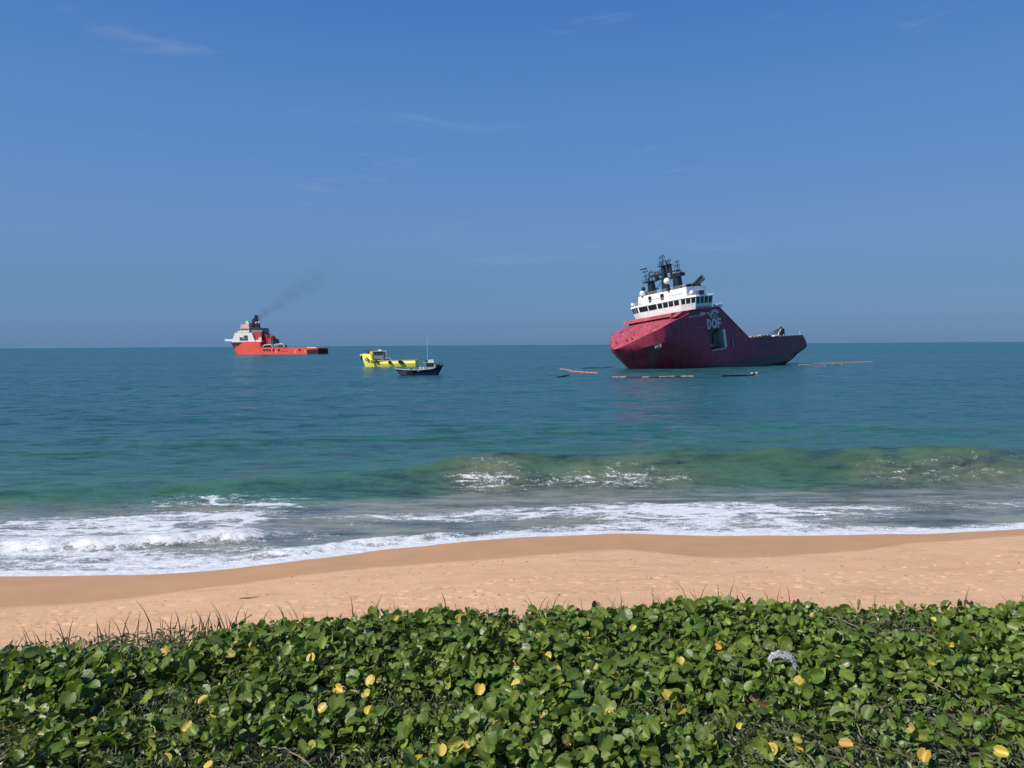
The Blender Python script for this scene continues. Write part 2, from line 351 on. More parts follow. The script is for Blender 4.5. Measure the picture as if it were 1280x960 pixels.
SAND = (.35+1.1*nB)*np.clip(tear*.8 + 1.0*ell(-16.3, 40.2, 2.4, .9) + .6*ell(-19, 34.6, 5, 1), 0, 1)
sV = np.stack([SX, SY, Z], -1).reshape(-1, 3); R_, C_ = SX.shape
idx = np.arange(R_*C_).reshape(R_, C_)
sq = np.stack([idx[:-1, :-1], idx[:-1, 1:], idx[1:, 1:], idx[1:, :-1]], -1).reshape(-1, 4)
keep = (shd > -1.2).reshape(-1)[sq].any(1); sq = sq[keep]
m = Mat("sea_water")
foam = m.attr('foam').outputs['Fac']; turb = m.attr('turb').outputs['Fac']; green = m.attr('green').outputs['Fac']; sandf = m.attr('sandy').outputs['Fac']
pn = m.noise(.012, 3, .5, mapscale=(.35, 1, 1))
deep = m.mix(m.rng(pn, .35, .65), (.015, .082, .092), (.021, .102, .108))
c = m.mix(green, deep, (.036, .118, .080)); c = m.mix(turb, c, (.18, .20, .182)); c = m.mix(m.attr('face').outputs['Fac'], c, (.048, .104, .070)); c = m.mix(m.math('MULTIPLY', sandf, .55), c, (.20, .17, .105))
w1 = m.noise(1.0, 5, .6, mapscale=(.22, .55, 1)); w2 = m.noise(1.0, 4, .65, mapscale=(1.3, 2.6, 1)); w3 = m.noise(1, 3, .5, mapscale=(.035, .11, 1))
def slope(scale3, amp, detail, rough=.6):
    tcn = m.new('TexCoord'); mp = m.new('Mapping'); mp.inputs['Scale'].default_value = scale3; n = m.new('TexNoise'); n.inputs['Scale'].default_value = 1; n.inputs['Detail'].default_value = detail; n.inputs['Roughness'].default_value = rough
    m.l.new(tcn.outputs['Object'], mp.inputs[0]); m.l.new(mp.outputs[0], n.inputs['Vector'])
    a = m.new('VectorMath', operation='SUBTRACT'); a.inputs[1].default_value = (.5, .5, .5); m.l.new(n.outputs['Color'], a.inputs[0])
    b = m.new('VectorMath', operation='MULTIPLY'); b.inputs[1].default_value = (amp*.7, amp, 0); m.l.new(a.outputs[0], b.inputs[0]); return b.outputs[0]
def vadd(p, q): v = m.new('VectorMath', operation='ADD'); m.l.new(p, v.inputs[0]); m.l.new(q, v.inputs[1]); return v.outputs[0]
geo = m.new('NewGeometry'); nn = vadd(geo.outputs['Normal'], vadd(vadd(slope((.5, 1.5, 1), 2.2, 7, .76), slope((.06, .2, 1), .8, 4)), vadd(slope((.22, .62, 1), 3.9, 5, .74), slope((.014, .06, 1), .45, 5, .7))))
nm = m.new('VectorMath', operation='NORMALIZE'); m.l.new(nn, nm.inputs[0])
m.set(Base_Color=c, Roughness=.26, IOR=1.333, Normal=nm.outputs[0])
fm = m.new('BsdfPrincipled'); fm.inputs['Roughness'].default_value = .85
fn1 = m.noise(1, 6, .68, mapscale=(2.0, 3.6, 1), dist=.6); fn2 = m.noise(1, 4, .6, mapscale=(9, 12, 1))
fcol = m.mix(m.rng(fn1, .3, .7), (.50, .52, .55), (.82, .83, .84)); m.l.new(fcol, fm.inputs['Base Color'])
fb = m.bump(fn1, .8, .10); fb = m.bump(fn2, .6, .03, fb); m.l.new(fb, fm.inputs['Normal'])
fsum = m.math('ADD', foam, m.math('MULTIPLY', m.math('ADD', m.math('SUBTRACT', fn1, .5), m.math('MULTIPLY', m.math('SUBTRACT', fn2, .5), .9)), 1.75))
ff = m.math('MULTIPLY', m.rng(fsum, .36, 1.0, 0, 1, True), m.rng(foam, .06, .25))
ms = m.new('MixShader'); m.l.new(ff, ms.inputs[0]); m.l.new(m.b.outputs[0], ms.inputs[1]); m.l.new(fm.outputs[0], ms.inputs[2]); m.l.new(ms.outputs[0], m.out.inputs['Surface'])
sea = npmesh("sea", sV, sq, m.m); prop(sea, 'teal sea with a green breaker and white foam along the shore', kind='structure')
for nm, a in (('foam', FO), ('turb', TURB), ('green', GREEN), ('sandy', SAND), ('face', FACE)): fattr(sea.data, nm, a)

# ------------------------------------------------------------------ shared ship materials
M = {}
def hull_mat():
    m = Mat("maroon_hull_paint"); tcn = m.new('TexCoord'); sp = m.new('SeparateXYZ'); m.l.new(tcn.outputs['Object'], sp.inputs[0])
    f1 = m.noise(.12, 5, .6); f2 = m.noise(1, 5, .65, mapscale=(.55, .55, .07)); f3 = m.noise(.9, 5, .7)
    c = m.mix(m.rng(f1, .3, .7), (.265, .022, .052), (.33, .032, .07)); c = m.mix(m.rng(f2, .50, .68, 0, .85), c, (.095, .016, .026)); c = m.mix(m.rng(f3, .58, .76, 0, .6), c, (.40, .13, .13)); f5 = m.noise(1, 5, .7, mapscale=(.9, .9, .05)); c = m.mix(m.rng(f5, .62, .74, 0, .6), c, (.20, .075, .04)); f6 = m.noise(.28, 6, .7); c = m.mix(m.rng(f6, .60, .70, 0, .45), c, (.10, .07, .075))
    # bare steel streak under the anchor, and the exposed antifouling along the bottom
    st = m.math('MULTIPLY', m.rng(m.math('ABSOLUTE', m.math('SUBTRACT', sp.outputs['X'], m.math('ADD', 34.6, m.math('MULTIPLY', sp.outputs['Z'], .35)))), 1.6, .4), m.rng(sp.outputs['Z'], 11, 9))
    c = m.mix(m.math('MULTIPLY', st, m.rng(f2, .4, .6, .35, .9)), c, (.11, .10, .105))
    bt = m.rng(m.math('ADD', sp.outputs['Z'], m.math('MULTIPLY', m.math('SUBTRACT', f3, .5), 1.4)), 1.3, .7)
    c = m.mix(bt, c, m.mix(m.rng(f3, .35, .65), (.05, .028, .026), (.085, .06, .045)))
    # scuffed dark after part
    af = m.math('MULTIPLY', m.rng(sp.outputs['X'], -12, -18), m.rng(f3, .35, .62, .25, .85)); c = m.mix(af, c, (.085, .042, .04))
    m.set(Base_Color=c, Roughness=.48); bk = m.new('TexBrick'); bk.inputs['Scale'].default_value = .1; bk.inputs['Mortar Size'].default_value = .006; mpb = m.new('Mapping'); mpb.inputs['Rotation'].default_value = (rad(90), 0, 0); m.l.new(tcn.outputs['Object'], mpb.inputs[0]); m.l.new(mpb.outputs[0], bk.inputs['Vector'])
    m.set(Normal=m.bump(bk.outputs['Fac'], .5, .04, m.bump(m.noise(.45, 3, .5), .45, .12))); return m.m
M['maroon'] = hull_mat()
m = Mat("faded_maroon_deck_paint"); f1 = m.noise(.5, 6, .65, mapscale=(.4, 1, 1)); f2 = m.noise(1.6, 5, .7, mapscale=(.5, 1.6, 1)); f0 = m.noise(.15, 3, .5)
c = m.mix(m.rng(f1, .40, .60), (.30, .030, .055), (.43, .07, .10)); c = m.mix(m.rng(f2, .54, .72, 0, .65), c, (.50, .15, .15)); c = m.mix(m.rng(f0, .5, .66, 0, .7), c, (.24, .045, .055)); f4 = m.noise(.35, 6, .75); c = m.mix(m.rng(f4, .56, .72, 0, .8), c, (.56, .27, .22))
m.set(Base_Color=c, Roughness=.6); M['deckpink'] = m.m
M['white'] = paint("white_ship_paint", (.86, .86, .84), .4, .06, .5, (.62, .57, .48))
M['offwhite'] = paint("off_white_paint", (.62, .61, .58), .5, .12, .7, (.40, .34, .27))
M['greywhite'] = paint("weathered_white_lettering", (.60, .57, .52), .6, .25, 1.1)
M['black'] = paint("black_mast_paint", (.012, .016, .026), .45, .3, .8)
M['darkgrey'] = paint("dark_grey_steel", (.06, .06, .065), .5, .3, .8)
M['grey'] = paint("grey_steel", (.22, .24, .24), .55, .25, .7, (.12, .10, .08))
M['baygrey'] = paint("bay_grey_green_paint", (.33, .37, .35), .6, .25, .5, (.12, .11, .09))
M['beige'] = paint("beige_deck_gear", (.42, .33, .25), .7, .3, .9)
M['rust'] = paint("rusty_steel", (.15, .065, .04), .8, .4, .9, (.05, .03, .03))
M['orange'] = paint("orange_red_hull_paint", (.88, .108, .075), .42, .10, .12, (.55, .08, .045))
M['orange_lt'] = paint("pale_orange_paint", (.70, .50, .38), .5, .15, .4)
M['red'] = paint("red_deck_gear_paint", (.50, .05, .05), .5, .2, .5)
M['yellow'] = paint("yellow_hull_paint", (.84, .77, .12), .45, .08, .4, (.62, .58, .12))
M['blue'] = paint("blue_hull_paint", (.014, .042, .15), .4, .2, .6, (.012, .025, .07))
M['bluegrey'] = paint("grey_blue_paint", (.07, .09, .14), .5, .2, .8)
M['rubber'] = paint("black_rubber", (.012, .012, .013), .8, .2, 2)
M['boom'] = paint("orange_boom_fabric", (.50, .17, .09), .8, .35, 1.2, (.40, .28, .22))
M['boompale'] = paint("faded_boom_fabric", (.55, .33, .25), .8, .3, 1.2)
M['flesh'] = paint("cream_paint", (.66, .58, .44), .5, .12, .6)
g = Mat("window_glass"); g.set(Base_Color=(.012, .02, .02), Roughness=.06, IOR=1.5); M['glass'] = g.m
g = Mat("green_tinted_glass"); g.set(Base_Color=(.012, .045, .045), Roughness=.06); M['tglass'] = g.m

# ------------------------------------------------------------------ grounded maroon supply ship  (x forward, y port, z up)
ship = empty("supply_ship", (70.8, 280, 0), ship_rot(-140, 6.3, 4.6))
prop(ship, 'large maroon supply ship aground and listing, white bridge and black masts', 'ship')
ZTX = np.array([-48.6, -11.3, 4.8, 18, 20.8, 24, 28.4, 33, 36, 39.5, 42.5, 45, 47.5]); ZTZ = np.array([6.1, 7.8, 20.3, 20.0, 19.4, 18.4, 17.4, 16.3, 15.2, 13.9, 12.6, 11.4, 10.4])
K1X = np.array([-60, 12.3, 24, 30.5, 35.5, 39.5, 44.6, 47.5]); K1Z = np.array([13, 13, 14.2, 13, 12.5, 11.9, 10.7, 10.4])
UBX = np.array([0, 27, 32, 35, 37.5, 40, 42.5, 45, 46.5, 47.5]); UBY = np.array([12, 12, 11.9, 11.5, 10.3, 8.4, 6.0, 3.3, 1.5, 0])
def stemx(z): return float(np.interp(z, [-9, -3, 3.2, 10.4], [34.5, 36.5, 41.2, 47.5]))
def halfb(x, z):
    xs = stemx(z); k1 = float(np.interp(x, K1X, K1Z)); w = min(1, max(0, (z+6)/(k1+6)))**1.5
    x0 = 4 + (29-4)*w; t = min(1, max(0, (x-x0)/(xs-x0)))
    p = 1.55 + .5*w; q = 1.15 + .3*w
    b = 12*(1 - t**p)**(1/q)
    if z >= 3: ub = float(np.interp(x, UBX, UBY)) if xs > 47.4 else float(np.interp(47.5 - (xs-x)*1.05, UBX, UBY)); g = min(1, (z-3)/max(.1, k1-3)); g = g*g*(3-2*g); b = b*(1-g) + ub*g
    if z < -3: b *= 1 - .12*((-3-z)/5)**2
    if x < -30: b *= 1 - .04*((-30-x)/18.6)**2
    return b
colsX = [-48.6, -47, -44, -40, -36, -32, -28, -24, -20, -16, -11.3, -8, -4, 0, 4.2, 4.8, 8, 12.2, 14, 16, 18] + [18 + .98*k for k in range(1, 31)]
colsX[-1] = 47.5
def hull_side(sgn):
    V, F = [], []; NR = 0
    for X in colsX:
        keel = -8 if X > -26 else -8 + 5.6*((-26-X)/22.6)**1.6
        zt = float(np.interp(X, ZTX, ZTZ)); k1 = min(zt, float(np.interp(X, K1X, K1Z)))
        fixed = [keel + .01, max(keel+.02, -5), max(keel+.03, -2.5), max(keel+.04, 0), max(keel+.05, 1.5), max(keel+.06, 3.5), 5.8]
        lev = fixed + [min(zt, 5.8 + (k1-5.8)*t) for t in (.35, .7, 1)] + [k1 + (zt-k1)*t for t in (.25, .5, .75, 1)]
        ring = [(X if X <= 14 else 14+(X-14)/33.5*(stemx(keel)-14), 0, keel)]
        for z in lev:
            xs = stemx(z); x = X if X <= 14 else 14 + (X-14)/33.5*(xs-14)
            b = halfb(x, z)
            if X < -26 and z < keel + 4: b *= (max(0, (z-keel)/4))**.35
            elif z < -4: b *= .9
            if X < -44: x -= 2.3*math.exp(-((z-2.2)/2.6)**2)*((-44-X)/4.6)**1.5
            ring.append((x, sgn*b, z))
        NR = len(ring); V += ring
    mb = MB(); fs = []
    for i in range(len(colsX)-1):
        for j in range(NR-1):
            a = V[i*NR+j]; 
            xm = .5*(colsX[i]+colsX[i+1])
            if sgn > 0 and 4.2 < xm < 12.2 and 7 <= j <= 9: continue       # rescue boat bay opening
            fs.append((i*NR+j, (i+1)*NR+j, (i+1)*NR+j+1, i*NR+j+1) if sgn > 0 else (i*NR+j, i*NR+j+1, (i+1)*NR+j+1, (i+1)*NR+j))
    mb.add(V, fs); return mb
hb = hull_side(1); hb2 = hull_side(-1); NRW = 15
hb.add(hb2.v, hb2.f)
tr = [hb2.v[j] for j in range(NRW)]; tp = [hb.v[j] for j in range(NRW)]
hb.add(tp + tr, [(j, j+1, NRW+j+1, NRW+j) for j in range(NRW-1)])
hull = hb.build("hull", M['maroon'], ship, smooth=24, merge=True)
# deck, roof plates and the sloping bow cover
mb = MB(); mb.box((-48.2, -11.3, 4.2), (-8.5, 11.3, 4.5)); mb.build("main_deck", M['rust'], ship)
def deck_loft():
    xs = [18, 21, 24, 26, 28, 30.5, 33, 36, 39, 42, 44.5, 46.2, 47.2]; V = []; F = []; n = 13
    for x in xs:
        zt = float(np.interp(x, ZTX, ZTZ)); b = halfb(x, zt) - .04
        for k in range(n):
            t = -1 + 2*k/(n-1); V.append((x, b*t, zt - .02 + ((.45 + 1.0*math.exp(-((x-34.5)/4.5)**2))*(1-t**4))*min(1, (47.5-x)/7)))
    for i in range(len(xs)-1):
        for k in range(n-1): F.append((i*n+k, (i+1)*n+k, (i+1)*n+k+1, i*n+k+1))
    return MB().add(V, F)
fd = deck_loft().build("bow_cover", M['deckpink'], ship, smooth=30, recalc=True)
mb = MB(); mb.prism([(-11.2, 7.7), (4.9, 20.18), (22, 20.0), (22, 19.7), (5.1, 19.8), (-11.2, 7.1)], -11.95, 11.95, 'y'); mb.build("roof_plating", M['maroon'], ship)
mb = MB(); mb.prism([(-10, 4.6), (5, 19.6), (21.5, 19.6), (24, 4.6)], -11.2, 7.6, 'y'); mb.build("superstructure", M['grey'], ship)
for sgn in (1, -1):
    mb = MB()
    pts = [(-48.6, 6.1), (-30, 6.96), (-11.3, 7.8), (4.8, 20.3), (18, 20.0)]
    for (xa, za), (xb, zb) in zip(pts, pts[1:]):
        ba, bb = halfb(xa, za)*sgn, halfb(xb, zb)*sgn; mb.tube((xa, ba, za+.05), (xb, bb, zb+.05), .17, n=6)
    mb.build("cap_rail", M['darkgrey'], ship)
# overhanging breakwater under the bridge; slot below painted dark grey for its shadow
mb = MB(); mb.prism([(22.2, 20.12), (27.2, 19.9), (27.6, 18.75), (22.2, 18.9)], -12.4, 9.0, 'y'); lip = mb.build("breakwater", M['deckpink'], ship)
mb = MB(); mb.prism([(18.2, 20.1), (24, 20.05), (28.5, 18.3), (18.2, 18.4)], 9.05, 11.4, 'y'); mb.build("shoulder_plate", M['deckpink'], ship)
mb = MB(); mb.box((21, -11.6, 17.2), (25.4, 6.8, 18.8)); mb.build("slot_shade_bulkhead", M['darkgrey'], ship)
for y in (-8, -4, 0, 4): MB().box((25.4, y-.1, 17.9), (27.0, y+.1, 18.8)).build("bracket", M['deckpink'], lip)
# mooring fairleads on the bow
for (x, y) in ((43.5, 2.5), (42.8, 4.0), (43.8, -2.0)):
    zt = float(np.interp(x, ZTX, ZTZ)); MB().torus((x, y, zt+.75), .38, .14, 'x', 10, 5).build("fairlead", M['darkgrey'], ship)
for (x, y) in ((40, 3), (40, -3), (37, 5), (37, -5)):
    zt = float(np.interp(x, ZTX, ZTZ)) + .4
    mb = MB(); [mb.tube((x+dx, y, zt-.2), (x+dx, y, zt+.8), .22, n=8) for dx in (-.5, .5)]; mb.build("bollard", M['deckpink'], ship)
# anchor pocket on the port bow
ap = Vector((37.2, halfb(37.2, 9.6)-.25, 9.8)); MM = Matrix.Translation(ap) @ Matrix.Rotation(rad(-38), 4, 'Z') @ Matrix.Rotation(rad(20), 4, 'X')
ank = MB().box((-1.1, -.1, -1.2), (1.1, .45, 1.2), MM).build("anchor_pocket", M['grey'], ship, bevel=.12)
mb = MB(); mb.box((-.18, .45, -1.0), (.18, .75, .9), MM); mb.box((-.9, .45, -1.1), (.9, .8, -.75), MM); mb.build("anchor", M['darkgrey'], ank)
# rescue boat bay on the port side
mb = MB(); x0, x1, y0, y1, z0, z1 = 4.2, 12.2, 8.0, 11.97, 5.8, 13.0
mb.add([(x0,y0,z0),(x1,y0,z0),(x1,y0,z1),(x0,y0,z1),(x0,y1,z0),(x1,y1,z0),(x1,y1,z1),(x0,y1,z1)], [(0,1,2,3),(0,4,5,1),(3,2,6,7),(0,3,7,4),(1,5,6,2)])
bay = mb.build("boat_bay", M['baygrey'], ship, recalc=False)
MB().box((3.7, 11.9, 6.0), (4.35, 12.5, 12.4)).build("bay_edge_plate", M['white'], bay)
MB().box((4.1, 11.95, 5.5), (12.3, 12.35, 5.78)).build("bay_sill", M['offwhite'], bay)
mb = MB()
for x in (6.2, 10.6): mb.path([(x, 8.6, 5.9), (x, 9.0, 11.4), (x, 11.2, 12.3)], [.28, .24, .2], 6)
mb.build("davit", M['black'], bay)
mb = MB(); mb.prism([(5.4, 9.2), (11.2, 9.2), (11.6, 10.4), (11.0, 11.2), (5.2, 11.2)], 6.6, 8.2, 'z'); mb.build("rescue_boat", M['rust'], bay, bevel=.25)
MB().box((9.2, 9.6, 8.0), (11.4, 10.8, 10.8)).build("rescue_boat_canopy", M['black'], bay, bevel=.2)
MB().ball((11.6, 11.6, 7.2), .5).build("life_buoy", M['boompale'], bay)
MB().box((-1.0, 11.9, 5.8), (-.3, 12.12, 8.6)).build("hull_door", M['grey'], ship)
MB().box((-.25, 11.95, 5.8), (.25, 12.1, 8.6)).build("hull_door_edge", M['black'], ship)
for x in (-18, -21, -24): MB().box((x-.5, 11.95, 4.2), (x+.5, 12.08, 4.8)).build("freeing_port", M['black'], ship)
for x in (29.5, 26.5, 23.0): MB().box((x-.35, 11.86, 13.4), (x+.35, 12.02, 14.1)).build("porthole", M['black'], ship)
# lettering on the port side
def letter(name, polys, mat=None):
    mb = MB()
    for pl in polys: mb.prism(pl, 12.005, 12.07, 'y')
    return mb.build(name, mat or M['greywhite'], ship)
def ring_poly(cx, cz, ra, rb, wa, wb, a0, a1, n=14):
    out = []
    for i in range(n):
        t0, t1 = rad(a0+(a1-a0)*i/n), rad(a0+(a1-a0)*(i+1)/n)
        out.append([(cx+ra*math.cos(t0), cz+rb*math.sin(t0)), (cx+ra*math.cos(t1), cz+rb*math.sin(t1)), (cx+wa*math.cos(t1), cz+wb*math.sin(t1)), (cx+wa*math.cos(t0), cz+wb*math.sin(t0))])
    return out
zb, zt_ = 12.95, 16.45      # x runs to the left in view, so letters are laid from high x to low x
zc = .5*(zb+zt_); hh = .5*(zt_-zb)
letter("letter_d", [[(12.75, zb), (12.0, zb), (12.0, zt_), (12.75, zt_)]] + ring_poly(12.0, zc, 1.6, hh, .85, hh-.75, 90, 270))
letter("letter_o", ring_poly(8.65, zc, 1.55, hh, .75, hh-.8, 0, 360, 24))
letter("letter_f", [[(6.95, zb), (6.2, zb), (6.2, zt_), (6.95, zt_)], [(6.2, zt_-.8), (4.6, zt_-.8), (4.6, zt_), (6.2, zt_)], [(6.2, zc-.35), (4.9, zc-.35), (4.9, zc+.4), (6.2, zc+.4)]])
em = letter("emblem", ring_poly(7.6, 17.15, 2.9, 2.45, 1.75, 1.55, -12, 150, 20) + ring_poly(11.6, 17.2, 1.5, 1.6, 1.0, 1.05, 60, 205, 12))
mb = MB()
for pl in ring_poly(7.6, 17.2, 1.5, 1.3, .01, .01, 0, 360, 18): mb.prism(pl, 12.004, 12.03, 'y')
mb.build("emblem_globe", paint("teal_grey_emblem", (.10, .15, .18), .6, .2, 2), em)
mb = MB()
for k in range(-2, 3): mb.prism([(7.6+k*.5-.06, 16.2), (7.6+k*.5+.06, 16.2), (7.6+k*.42+.06, 18.1), (7.6+k*.42-.06, 18.1)], 12.035, 12.05, 'y')
mb.build("emblem_line", M['greywhite'], em)
mb = MB(); x = 22.2
while x > 13.6:                                             # worn, unreadable lettering row under the bridge
    w = random.uniform(.35, .6); h = random.uniform(.5, 1.0); z = 17.35 + .06*(22.2-x)/8.6*6
    mb.prism([(x, z), (x-w*.45, z), (x-w*.45, z+h), (x, z+h)], 12.006, 12.05, 'y'); mb.prism([(x-w*.5, z+h*.6), (x-w, z+h*.6), (x-w, z+h), (x-w*.5, z+h)], 12.006, 12.05, 'y')
    x -= w + random.uniform(.15, .35)
mb.build("worn_lettering", M['greywhite'], ship)
mb = MB(); mb.box((12.95, 12.0, 18.0), (15.8, 12.03, 18.9)); mb.build("name_patch", M['greywhite'], ship)
mb = MB(); mb.box((16.2, 12.0, 18.15), (21.6, 12.02, 19.0)); mb.build("recess_shade", M['darkgrey'], ship)  # dark plate painted in as the shade of a recess behind the name
mb = MB(); x = 19.2
while x > 13.6:
    w = random.uniform(.3, .5); mb.prism([(x, 13.55), (x-w, 13.55), (x-w, 14.05), (x, 14.05)], 12.004, 12.03, 'y'); x -= w + .16
mb.build("small_lettering", paint("faded_pink_lettering", (.30, .13, .17), .7, .2, 2), ship)
M['mark'] = paint("faded_draught_marks", (.26, .15, .18), .7)
for z in (2.0, 3.0, 4.0, 5.0): letter("depth_mark", [[(6.0, z), (5.6, z), (5.6, z+.5), (6.0, z+.5)]], M['mark'])
# bridge
br_poly = [(10.5, -13.8), (19.8, -13.8), (22, -9.2), (22, 9.2), (19.8, 13.8), (10.5, 13.8)]
def lev_poly(z0, z1, s0, s1, name, mat, parent, bev=0):
    mb = MB(); n = len(br_poly); cx = 15
    vs = [(cx+(x-cx)*s0, y*s0, z0) for x, y in br_poly] + [(cx+(x-cx)*s1, y*s1, z1) for x, y in br_poly]
    mb.add(vs, [tuple(range(n)), tuple(range(2*n-1, n-1, -1))] + [(i, (i+1) % n, n+(i+1) % n, n+i) for i in range(n)])
    return mb.build(name, mat, parent, bevel=bev)
bridge = lev_poly(20.15, 22.2, .95, 1.0, "bridge", M['white'], ship)
lev_poly(22.2, 24.15, 1.0, 1.03, "window_band", M['white'], bridge)
roof = lev_poly(24.15, 24.85, 1.06, 1.04, "bridge_roof", M['white'], bridge, .08)
def band_pt(i, t, z):        # point on the window band, edge i, fraction t
    s = 1.0 + .03*(z-22.2)/1.95; cx = 15; (xa, ya), (xb, yb) = br_poly[i], br_poly[i+1]
    return Vector((cx + (xa+(xb-xa)*t-cx)*s, (ya+(yb-ya)*t)*s, z))
def window(i, ta, tb, z0=22.35, z1=24.0, mat='glass', out=.06):
    p = [band_pt(i, ta, z0), band_pt(i, tb, z0), band_pt(i, tb, z1), band_pt(i, ta, z1)]
    n = (p[1]-p[0]).cross(p[3]-p[0]).normalized()
    if n.dot(Vector((1, 0, 0)) if i in (1, 2, 3) else Vector((0, 1 if i > 2 else -1, 0))) < 0: n = -n
    w = MB().add([q + n*out for q in p] + [q - n*.03 for q in p], [(0,1,2,3),(7,6,5,4),(0,4,5,1),(1,5,6,2),(2,6,7,3),(3,7,4,0)]).build("window", M[mat], bridge)
    return w
for a, b in ((.04, .30), (.37, .63), (.70, .95)): window(1, a, b)
fr = [(-8.7, -4.9), (-4.5, -.9), (-.4, 1.5), (1.9, 3.9), (4.3, 6.2), (6.6, 8.6)]
for a, b in fr: window(2, (a+9.2)/18.4, (b+9.2)/18.4)
for a, b in ((.05, .30), (.37, .64), (.71, .96)): window(3, a, b)
for k in range(4): window(4, .04+k*.24, .22+k*.24, 21.9, 24.05, 'tglass'); window(0, .06+k*.24, .22+k*.24, 22.3, 24.0)
mb = MB(); mb.box((10.6, 13.2, 20.2), (19.4, 13.35, 21.7)); mb.build("side_screen", M['grey'], bridge)
for k in range(6): MB().box((11.2+k*1.5, 13.36, 20.3), (11.35+k*1.5, 13.6, 22.0)).build("side_stanchion", M['offwhite'], bridge)
# upper block
blk = MB().prism([(9, 24.86), (20.2, 24.86), (19.7, 28.0), (9, 28.0)], -10.6, 10.7, 'y').build("upper_deckhouse", M['white'], ship, bevel=.06)
for (ya, yb) in ((-5.7, -4.5), (-.3, 1.1)):
    d = MB().box((20.0, ya, 25.2), (20.25, yb, 27.4)).build("door", M['darkgrey'], blk); MB().box((20.26, ya+.15, 26.4), (20.34, yb-.15, 27.1)).build("door_light", M['glass'], d)
for (ya, yb) in ((3, 9.5), (-4.2, -.6)): MB().box((20.05, ya, 26.2), (20.2, yb, 26.35)).build("handrail", M['offwhite'], blk)
mb = MB()
for y in np.linspace(-10.4, 10.5, 15): mb.tube((19.5, y, 28), (19.5, y, 28.9), .05, n=4)
mb.tube((19.5, -10.4, 28.9), (19.5, 10.5, 28.9), .05, n=4); mb.tube((19.5, -10.4, 28.45), (19.5, 10.5, 28.45), .04, n=4); mb.build("roof_railing", M['offwhite'], blk)
mb = MB()
for t in np.linspace(0, 1, 9):
    for i in (1, 2, 3):
        p = band_pt(i, t, 24.9); mb.tube(p, p+Vector((0, 0, .8)), .045, n=4)
for i in (1, 2, 3): mb.tube(band_pt(i, 0, 25.7), band_pt(i, 1, 25.7), .045, n=4)
mb.build("bridge_railing", M['offwhite'], bridge)
def radome(p, r, ped, mat='white'):
    o = MB().ball(p, r, 14, 9).build("radome", M[mat], ship, smooth=60); MB().tube((p[0], p[1], p[2]-r-ped), (p[0], p[1], p[2]-r*.6), r*.45, n=8).build("pedestal", M['black' if mat == 'white' else mat], o)
radome((19.5, -8.6, 28.9), 1.05, .4); radome((20, 3.3, 31.3), 1.15, 2.2); radome((18, -9.2, 30.7), .75, 2.2, 'black'); radome((20, -9.8, 26.0), .7, .4); radome((19.5, 12.2, 25.7), .55, .4)
def lamp(p):
    o = MB().tube(p, (p[0]+.9, p[1], p[2]+.1), .5, .55, 10).build("searchlight", M['white'], ship); MB().tube((p[0]+.3, p[1], p[2]-.8), (p[0]+.3, p[1], p[2]-.3), .12, n=6).build("bracket", M['white'], o)
lamp((19.5, 13.0, 25.9)); lamp((20.5, -12.4, 25.6))
MB().box((15.5, 12.4, 24.86), (18.5, 14.6, 26.2)).build("wing_shelter", M['bluegrey'], ship, bevel=.1)
MB().box((-.2, 8.4, 20.3), (3.0, 10.2, 21.5)).build("roof_locker", M['white'], ship, bevel=.1)
# black mast frame: each tower a part with its own gear
def tower(name, base, top, w0, w1):
    mb = MB(); (xa, ya, za), (xb, yb, zb_) = base, top
    vs = [(xa-w0, ya-w0, za), (xa+w0, ya-w0, za), (xa+w0, ya+w0, za), (xa-w0, ya+w0, za), (xb-w1, yb-w1, zb_), (xb+w1, yb-w1, zb_), (xb+w1, yb+w1, zb_), (xb-w1, yb+w1, zb_)]
    return mb.add(vs, [(3,2,1,0),(4,5,6,7),(0,1,5,4),(1,2,6,5),(2,3,7,6),(3,0,4,7)]).build(name, M['black'], ship)
tl = tower("mast", (17, -6.2, 28), (17, -6.1, 32.6), 1.15, .85); tc_ = tower("mast", (17, 0, 28), (17, .2, 37.2), 1.15, .5); trr = tower("mast", (17, 5.3, 28), (17, 5.4, 33.4), 1.2, 1.0)
def bit(name, par, fn): mb = MB(); fn(mb); return mb.build(name, M['black'], par)
bit("platform", tl, lambda b: b.box((16, -8.8, 32.5), (18.4, -4.6, 32.9)))
bit("crossbeam", tl, lambda b: (b.box((16.4, -6.0, 34.1), (17.6, -.4, 34.7)), b.tube((17, -5.5, 32.8), (17, -5.4, 34.2), .18), b.tube((17, -4.9, 32.6), (17, -.3, 33.0), .3)))
bit("camera_housing", tl, lambda b: b.box((16.8, -3.5, 32.9), (18, -2.3, 33.9)))
bit("crossbeam", trr, lambda b: (b.box((16.4, .4, 32.0), (17.6, 4.9, 32.7)), b.box((16.4, 3.2, 34.1), (17.6, 6.6, 34.6)), b.box((16.4, 3.0, 32.6), (17.4, 4.4, 34.4))))
bit("platform", trr, lambda b: b.box((16, 5.2, 32.3), (18.4, 8.1, 33.5)))
MB().box((18.42, 5.0, 33.55), (18.7, 6.6, 34.0)).build("light_box", M['grey'], trr)
bit("platform", tc_, lambda b: (b.box((16, -1.4, 36.9), (18.2, 3.6, 37.2)), b.box((16.6, 1.7, 34.5), (17.4, 2.4, 37.0)), b.box((16.7, 3.0, 34.0), (17.3, 3.5, 37.0)), b.tube((17, .3, 34.6), (17, 3.3, 34.6), .3)))
def gear(par, items):
    for (y, z0, z1, r) in items: bit("antenna", par, lambda b: b.tube((17, y, z0), (17, y + random.uniform(-.1, .1), z1), r, r*.5, 5))
